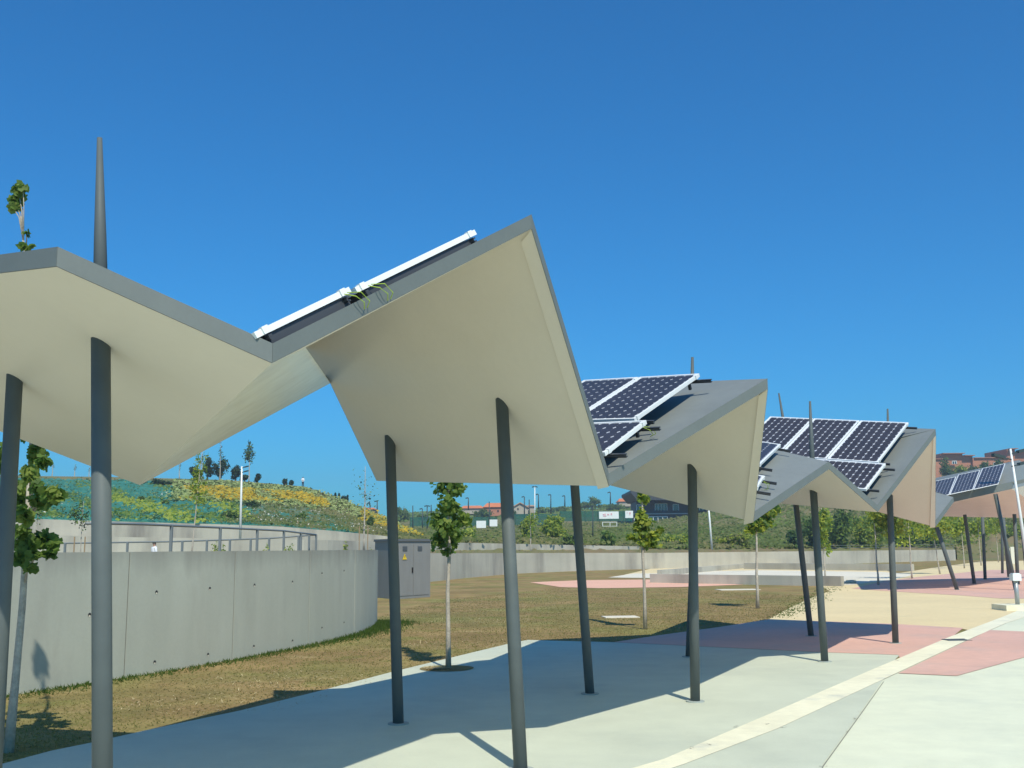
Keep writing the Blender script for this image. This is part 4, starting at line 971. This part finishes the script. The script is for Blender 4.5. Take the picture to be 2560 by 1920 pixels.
# crest trees on mound
gm='dark trees on the crest of the bank'
def crest(px,yb,yt,wd,label,seed,lm='leaf_b',lm2='leaf_d',Z=178,n=900,ls=.42,thin=False):
    b=Dp(px,yb+2,Z); h=(yb+2-yt)/2600*Z
    rz=h*(.28 if thin else .46); rx=wd/2600*Z
    return tree('crest_tree',b,h,label,group=gm,tr=.12 if not thin else .09,crown=(rx,rx,rz),leaves=n,ls=ls,lm=lm,lm2=lm2,seed=seed,kc=16,limbs=6,bark='bark_d' if not thin else 'bark',cr=.42)
crest(487,1196,1168,16,'low dark bushy tree at the left end of the crest clump',31)
crest(519,1199,1146,15,'tall dark tree in the crest clump, left of the tallest one',32)
crest(549,1200,1138,18,'tallest dark tree of the crest clump',33)
crest(549,1203,1098,6,'very tall thin pale sapling rising in front of the tallest dark crest tree',34,lm='leaf_b',lm2='leaf_m',n=110,ls=.2,thin=True,Z=160)
crest(504,1203,1128,8,'thin pale sapling beside the narrow green sapling on the crest',35,lm='leaf_b',lm2='leaf_m',n=110,ls=.2,thin=True,Z=160)
crest(588,1201,1163,13,'dark tree directly behind the white lamp head',36)
crest(622,1205,1102,15,'tall thin trunked tree with airy oval crown on the crest',37,lm='leaf_m',lm2='leaf_b',n=480,ls=.30,thin=True,Z=162)
crest(644,1204,1184,10,'small dark round tree right of the airy crowned tree',38,n=500)
crest(612,1203,1184,12,'small dark tree at the foot of the airy crowned tree',39,n=500)
crest(713,1212,1197,7,'small dark shrub tree left of the person on the crest',40,n=350,ls=.35)
crest(728,1213,1202,6,'lowest dark shrub tree left of the person on the crest',41,n=300,ls=.35)
for i,(px,yb,yt) in enumerate(((839,1243,1233),(847,1246,1231),(856,1250,1237),(862,1252,1236),(868,1254,1239))):
    crest(px,yb+4,yt,3.4,('leftmost of the five little conifers on the bank shoulder','second little conifer from the left on the bank shoulder','middle one of the five little conifers on the bank shoulder','fourth little conifer from the left on the bank shoulder','rightmost of the five little conifers on the bank shoulder')[i],50+i,n=220,ls=.3,Z=175)
for i,(px,yt) in enumerate(((130,1150),(186,1158),(222,1165),(448,1150))):
    crest(px,1195,yt,5,('bare little sapling on the crest left of the thick slanted column','bare little sapling on the crest under the left roof corner','bare little sapling on the crest hard by the second column','bare little sapling on the crest left of the dark clump')[i],60+i,lm='leaf_b',lm2='leaf_m',n=30,ls=.12,thin=True,Z=160)
# shrubs on bank
def onbank(px,y):  # depth on the mound slope by image height
    ya,yc_=lerp_tab(yA,px),lerp_tab(yC,px); za,zc=lerp_tab(ZA,px),lerp_tab(ZC,px); ym=ya*.42+yc_*.58; zm=za+(zc-za)*.5
    if y>ym: f=(ya-y)/(ya-ym); Z=za+(zm-za)*f
    else: f=(ym-y)/(ym-yc_); Z=zm+(zc-zm)*f
    return Dp(px,y,Z)
gb='dark shrubs on the netted bank'
for (px,y,rx,rz,lb,lm,lm2) in ((396,1214,38,12,'broad dark bush near the bank crest under the roof corner','leaf_d','leaf_b'),(358,1210,16,8,'small dark bush left of the broad crest bush','leaf_d','leaf_b'),
  (621,1270,28,13,'dark round bush in the yellow flowers behind the white lamp post','leaf_d','leaf_b'),(580,1300,22,16,'dark bush low on the bank left of the white lamp post','leaf_d','leaf_m'),
  (412,1262,12,9,'small dark bush in the middle of the teal netting','leaf_d','leaf_m'),(350,1255,14,10,'green bush on the netting beside the second column','leaf_m','leaf_d'),
  (755,1300,18,12,'green bush low on the brown end of the bank','leaf_m','leaf_d'),(925,1318,10,14,'dark bush in the yellow flowers left of the kiosk column','leaf_d','leaf_m')):
    p=onbank(px,y); k=p.y/2600; bush('bank_bush',p-Vector((0,0,.2)),(rx*k,rx*k*.7,rz*k),lb,group=gb,leaves=700,ls=.32,lm=lm,lm2=lm2,seed=int(px))
# bank ground cover
def cover(name,area,n,size,m,seed,lift=.1):
    rnd=random.Random(seed); mb=MB()
    for _ in range(n):
        p=area(rnd)
        if p is None: continue
        for _k in range(3):
            nrm=Vector((rnd.gauss(0,.5),rnd.gauss(-.3,.5),1)).normalized(); a=nrm.orthogonal().normalized(); a=Quaternion(nrm,rnd.uniform(0,6.28))@a; b=nrm.cross(a); s=size*rnd.uniform(.4,1.3)
            q=p+Vector((rnd.gauss(0,size),rnd.gauss(0,size),lift+rnd.uniform(0,size*.6)))
            mb.poly([q-a*s*.5,q-b*s*.4,q+a*s*.5,q+b*s*.4+nrm*s*.2])
    return tag(mb.build(name,M[m]),kind='stuff')
def band(x0,x1,f0,f1,cx=None,dens=None):
    def fn(r):
        px=r.uniform(x0,x1); f=r.uniform(f0,f1); ya,yc_=lerp_tab(yA,px),lerp_tab(yC,px)
        if dens and not dens(px,f,r): return None
        return onbank(px,ya+(yc_-ya)*f)
    return fn
cl_n=lambda px,f,s:math.sin(px*.043+s)*math.sin(px*.017-f*7+s*2)+math.sin(f*13+px*.031+s)
cover('yellow_flowers',band(470,800,.50,.80,dens=lambda px,f,r:cl_n(px,f,1)>-.55 and f>.48+(px-500)*.0003 and abs(f-.66)<.17),6500,.46,'flower',1)
cover('yellow_flowers',band(900,1040,.45,1.0,dens=lambda px,f,r:r.random()<.8),900,.42,'flower',2)
cover('pale_ground_cover',band(430,790,.48,.95),3800,.40,'flower_g',3)
cover('pale_ground_cover',band(790,1040,.55,1.0),900,.40,'flower_g',13)
cover('green_ground_cover',band(-200,620,.02,.86,dens=lambda px,f,r:cl_n(px,f,3)>.35+(.5-f)*.5),3400,.36,'leaf_m',4)
cover('green_ground_cover',band(250,620,.0,.6,dens=lambda px,f,r:cl_n(px,f,5)>.55),1800,.38,'leaf_y',5)
cover('dark_ground_cover',band(-200,640,.02,.95,dens=lambda px,f,r:r.random()<.5+.5*cl_n(px*2,f,8)),6500,.20,'leaf_d',14)
cover('pale_flecks',band(-200,640,.02,.9,dens=lambda px,f,r:r.random()<.5),3200,.17,'flower_g',15)
cover('brown_scrub',band(560,1030,.0,.95),3600,.30,'scrub',6)
cover('slope_flecks',band(560,1000,.05,.75),700,.17,'stone',16)
cover('pale_stones',band(-200,900,.1,.8,dens=lambda px,f,r:r.random()<.3),260,.22,'stone',7)
# hillside vegetation right
def interp_k(px,y):
    rows=[]
    for t in (k3,k4,k5): z=lerp_tab(tb(t,1),px); rows.append((lerp_tab(tb(t,2),px),z))
    z1=(lerp_tab(ZB,px) if px<=1598 else lerp_tab([(1612,114),(1800,114.5),(2100,126),(2386,146)],px)); y1=lerp_tab(yB,px) if px<=1598 else lerp_tab(yk1,px)
    if px>2388:
        z1=150; y1=1395; 
        rows=[(1302,180),(1238,232),(1196,300)]
    pts=[(y1,z1)]+rows
    for (ya,za),(yb,zb) in zip(pts,pts[1:]):
        if ya>=y>=yb: f=(ya-y)/(ya-yb+1e-6); return Dp(px,y,za+(zb-za)*f)
    return Dp(px,y,pts[0][1] if y>y1 else pts[-1][1])
def harea(x0,x1,f0,f1,dens=None):
    def fn(r):
        px=r.uniform(x0,x1); f=r.uniform(f0,f1)
        y1=lerp_tab(yB,px) if px<=1598 else (lerp_tab(yk1,px) if px<2389 else 1392); y2=lerp_tab(tb(k5,2),px)
        if dens and not dens(px,f,r): return None
        return interp_k(px,y1+(y2-y1)*f)
    return fn
cover('hillside_scrub',harea(1000,1640,.0,.75),6000,.5,'scrub',8)
cover('hillside_scrub',harea(1640,2400,.0,1.0),11000,.55,'scrub',9)
cover('hillside_scrub',harea(2390,2750,.0,1.0),5000,.55,'scrub',10)
cover('hillside_grass',harea(1560,2750,.0,.8,dens=lambda px,f,r:cl_n(px*.6,f,2)>.1),7000,.5,'leaf_m',11)
cover('far_hedge',harea(1000,1640,.72,1.06),3500,1.1,'leaf_m',12)
gh='bushes on the slope behind the long wall'
def hb(px,yb,rx,rz,label,lm,lm2,seed,n=900,ls=.4,Z=None):
    p=interp_k(px,yb) if Z is None else Dp(px,yb,Z); k=p.y/2600
    bush('slope_bush',p-Vector((0,0,.2)),(rx*k,rx*k*.8,rz*k),label,group=gh,leaves=n,ls=ls,lm=lm,lm2=lm2,seed=seed,kc=12)
hb(1385,1352,40,32,'bright yellow green bush right of the tall front column',"leaf_y",'leaf_m',71,1500)
hb(1318,1353,22,38,'taller green bush hard right of the tall front column','leaf_m','leaf_y',72,1000)
hb(1165,1354,34,20,'broad green bush behind the leafy lawn tree','leaf_m','leaf_y',73,1000)
hb(1518,1363,26,20,'dark green bush above the end of the thin wall','leaf','leaf_m',74)
hb(1428,1362,26,12,'grey green bush left of the slanted middle column','leaf_m','leaf_b',75,700)
hb(1660,1362,42,18,'yellow green thicket right of the thin lawn tree','leaf_y','leaf_m',76,1100)
hb(1712,1370,24,20,'green bush left of the double column pair','leaf_m','leaf_y',77)
hb(1840,1370,50,24,'broad bright bush on the slope behind the forked tree','leaf_y','scrub',78,1100)
hb(1990,1371,30,30,'dark thicket left of the narrow columnar tree','leaf_d','leaf',79,1400)
hb(2045,1371,36,48,'tall dark tree mass under the small roof fold','leaf_d','leaf',80,2200)
hb(2100,1371,34,50,'tall dark tree mass right of the fourth front column','leaf_d','leaf_m',81,2200)
hb(2165,1371,62,56,'broad yellow green tree mass under the small roof valley','leaf_y','leaf_m',82,4200)
hb(2268,1369,40,28,'dark thicket under the last near gable','leaf_d','leaf',83,1700)
hb(2325,1368,30,22,'dark low thicket behind the tree with dark trunk','leaf_d','leaf',84,1000)
hb(2405,1370,36,24,'green bush left of the second pergola columns','leaf_m','leaf_y',85,900)
hb(2475,1340,44,22,'yellow green bush on the slope behind the second pergola','leaf_y','leaf_m',86,1000)
hb(2545,1350,36,24,'green bush at the right edge behind the white gate panels','leaf_m','leaf_y',87,900)
gk='dark trees below the brick block'
for i,(px,yb,yt,wd,lb) in enumerate(((2368,1215,1152,26,'dark tree at the left foot of the brick block'),(2405,1205,1164,18,'yellow green tree left of centre below the brick block'),(2432,1205,1158,24,'dark tree at the middle foot of the brick block'),(2466,1200,1154,20,'round tree below the brick block near the small window'),(2500,1195,1150,20,'tree under the right half of the brick block'),(2560,1230,1168,18,'tree at the right edge below the brick block'))):
    b=Dp(px,yb,292); h=(yb-yt)/2600*292
    tree('hilltop_tree',b,h,lb,group=gk,tr=.2,crown=(wd/2600*292,wd/2600*292,h*.48),leaves=1500,ls=.55,lm='leaf_y' if i==1 else 'leaf_d',lm2='leaf' ,seed=90+i,kc=18,limbs=4,bark='bark_d')
gs='trees on the far skyline'
for i,(px,yb,yt,wd,Z,lb) in enumerate(((1010,1310,1262,20,300,'round bluish tree right of the kiosk column on the skyline'),(1060,1305,1283,14,300,'small dark tree under the double floodlight'),(1354,1290,1268,18,360,'round dark tree right of the grey gabled house'),(1402,1285,1265,26,380,'long dark hedge tree left of the slanted middle column'),(1462,1275,1253,18,380,'round tree on the skyline right of the slanted middle column'),(1488,1275,1242,22,380,'highest dark tree on the skyline left of the dark building'),(1540,1278,1258,30,370,'broad green tree below the far orange roof'),(1205,1300,1272,26,310,'dark tree between the two orange roofed houses'),(1270,1296,1276,24,310,'dark tree hiding the foot of the grey gabled house'),(1380,1290,1272,14,370,'small yellow tipped tree right of the pale mast'),(985,1320,1290,20,280,'dark green tree low beside the kiosk column'),(1130,1300,1275,24,320,'dark tree behind the leafy lawn tree'))):
    b=Dp(px,yb,Z); h=(yb-yt)/2600*Z
    tree('skyline_tree',b,h,lb,group=gs,tr=.2,crown=(wd/2600*Z,wd/2600*Z,h*.48),leaves=1100,ls=.6,lm='leaf_d',lm2='leaf_m',seed=120+i,kc=14,limbs=3,bark='bark_d')
# weeds at wall top
for i,(px,y,w_,lb) in enumerate(((549,1366,22,'green weed clump behind the curved wall under the third rail post'),(720,1368,18,'green weed clump behind the curved wall near the rail corner'),(862,1370,8,'tiny weed behind the curved wall left of the bare tree'),(662,1371,12,'small weed clump by the short rail posts'),(928,1371,8,'tiny weed near the end of the curved wall'))):
    p=Dp(px,1390,45); k=45/2600; bush('weed',Vector((p.x,p.y,1.15)),(w_*k,w_*k,.52+(1380-y)*k*.5),lb,cat='weed',group='weeds behind the curved wall',leaves=260,ls=.10,lm='leaf_m',lm2='leaf_y',seed=150+i)
# ================================================================ LAWN GRASS
def inpoly(x,y,P_):
    c=False; j=len(P_)-1
    for i in range(len(P_)):
        if (P_[i][1]>y)!=(P_[j][1]>y) and x<(P_[j][0]-P_[i][0])*(y-P_[i][1])/(P_[j][1]-P_[i][1])+P_[i][0]: c=not c
        j=i
    return c
lawnpoly=gp([(-60,1932),(0,1912),(127,1878),(235,1853),(375,1817),(787,1727),(981,1680),(1266,1611),(1319,1600),(1384,1602),(1535,1606),(1632,1591),(1800,1568),(1920,1551),(1990,1512),(2040,1490),(1700,1472),(1400,1470),(1100,1500),(950,1540)])+[(p[0]+.05,p[1]-.05) for p in arc[::-1] if p[1]>11]
rnd=random.Random(9); mb=MB(); xs=[p[0] for p in lawnpoly]; ys=[p[1] for p in lawnpoly]; cnt=0
while cnt<46000:
    y=min(ys)+(max(ys)-min(ys))*rnd.random()**1.9; x=rnd.uniform(min(xs),max(xs))
    if (y>30 and rnd.random()<(y-30)/28) or not inpoly(x,y,lawnpoly): continue
    cnt+=1; h=rnd.uniform(.008,.028); a=rnd.uniform(0,6.28); w_=.006+y*.0003; d=Vector((math.cos(a),math.sin(a),0)); p=Vector((x,y,-.004)); t=p+Vector((rnd.gauss(0,.02),rnd.gauss(0,.02),h))
    mb.poly([p-d*w_,p+d*w_,t])
tag(mb.build('dry_grass',M['blade']),kind='stuff')
mb=MB()
for k in range(9000):   # green fringe at foot of wall
    i=rnd.randrange(14,len(arc)-1); f=rnd.random(); a=Vector((*arc[i],0)).lerp(Vector((*arc[i+1],0)),f); d=(Vector((*arc[i+1],0))-Vector((*arc[i],0))).normalized(); n=Vector((d.y,-d.x,0))
    dens=.35+.65*min(1,max(0,(i-30)/20)); 
    if rnd.random()>dens: continue
    q=a+n*abs(rnd.gauss(0,.22+.25*min(1,max(0,(i-34)/16))))+n*.02; h=rnd.uniform(.03,.12)*(.3+.8*dens); an=rnd.uniform(0,6.28); dd=Vector((math.cos(an),math.sin(an),0))*.012
    mb.poly([q-dd,q+dd,q+Vector((rnd.gauss(0,.04),rnd.gauss(0,.04),h))])
tag(mb.build('wall_foot_grass',M['blade_g']),kind='stuff')
mb=MB(); rnd=random.Random(77)
for _ in range(150):
    y_=rnd.uniform(1450,1545); x_=1920+ (1549-y_)*1.75+abs(rnd.gauss(0,26))+rnd.uniform(-8,6)
    if x_>2170: continue
    c=G(x_,y_,.008)
    for k in range(9):
        p=c+Vector((rnd.gauss(0,.16),rnd.gauss(0,.22),0)); a=rnd.uniform(0,6.28); d=Vector((math.cos(a),math.sin(a),0))*.02
        mb.poly([p-d,p+d,p+Vector((rnd.gauss(0,.03),rnd.gauss(0,.03),rnd.uniform(.01,.04)))])
tag(mb.build('edge_tufts',M['blade_g']),kind='stuff')
for nm,c,rr,n,sd_ in (('straw_litter',G(1200,1552),1.5,400,31),('straw_litter',G(740,1700),1.4,240,32),('straw_litter',G(560,1755),1.4,208,33),('straw_litter',G(1180,1612),1.4,240,34),('straw_litter',G(960,1510),2.7,320,35)):
    o=straw(nm,c,rr,n,sd_,'').build(nm,strawm); tag(o,kind='stuff')

# ================================================================ AIR
mb=MB(); x0,x1,y0,y1,z0,z1=-700.,700.,-30.,1000.,-1.2,70.
mb.hexa([(x0,y0,z0),(x1,y0,z0),(x1,y1,z0),(x0,y1,z0),(x0,y0,z1),(x1,y0,z1),(x1,y1,z1),(x0,y1,z1)])
hm=bpy.data.materials.new('haze air'); hm.use_nodes=True; hn=hm.node_tree; hn.nodes.remove(hn.nodes['Principled BSDF'])
pv=hn.nodes.new('ShaderNodeVolumePrincipled'); pv.inputs['Color'].default_value=(.75,.88,1,1); pv.inputs['Density'].default_value=.0006; pv.inputs['Anisotropy'].default_value=.2
hn.links.new(pv.outputs[0],hn.nodes['Material Output'].inputs['Volume'])
o=mb.build('haze',hm); o['kind']='stuff'
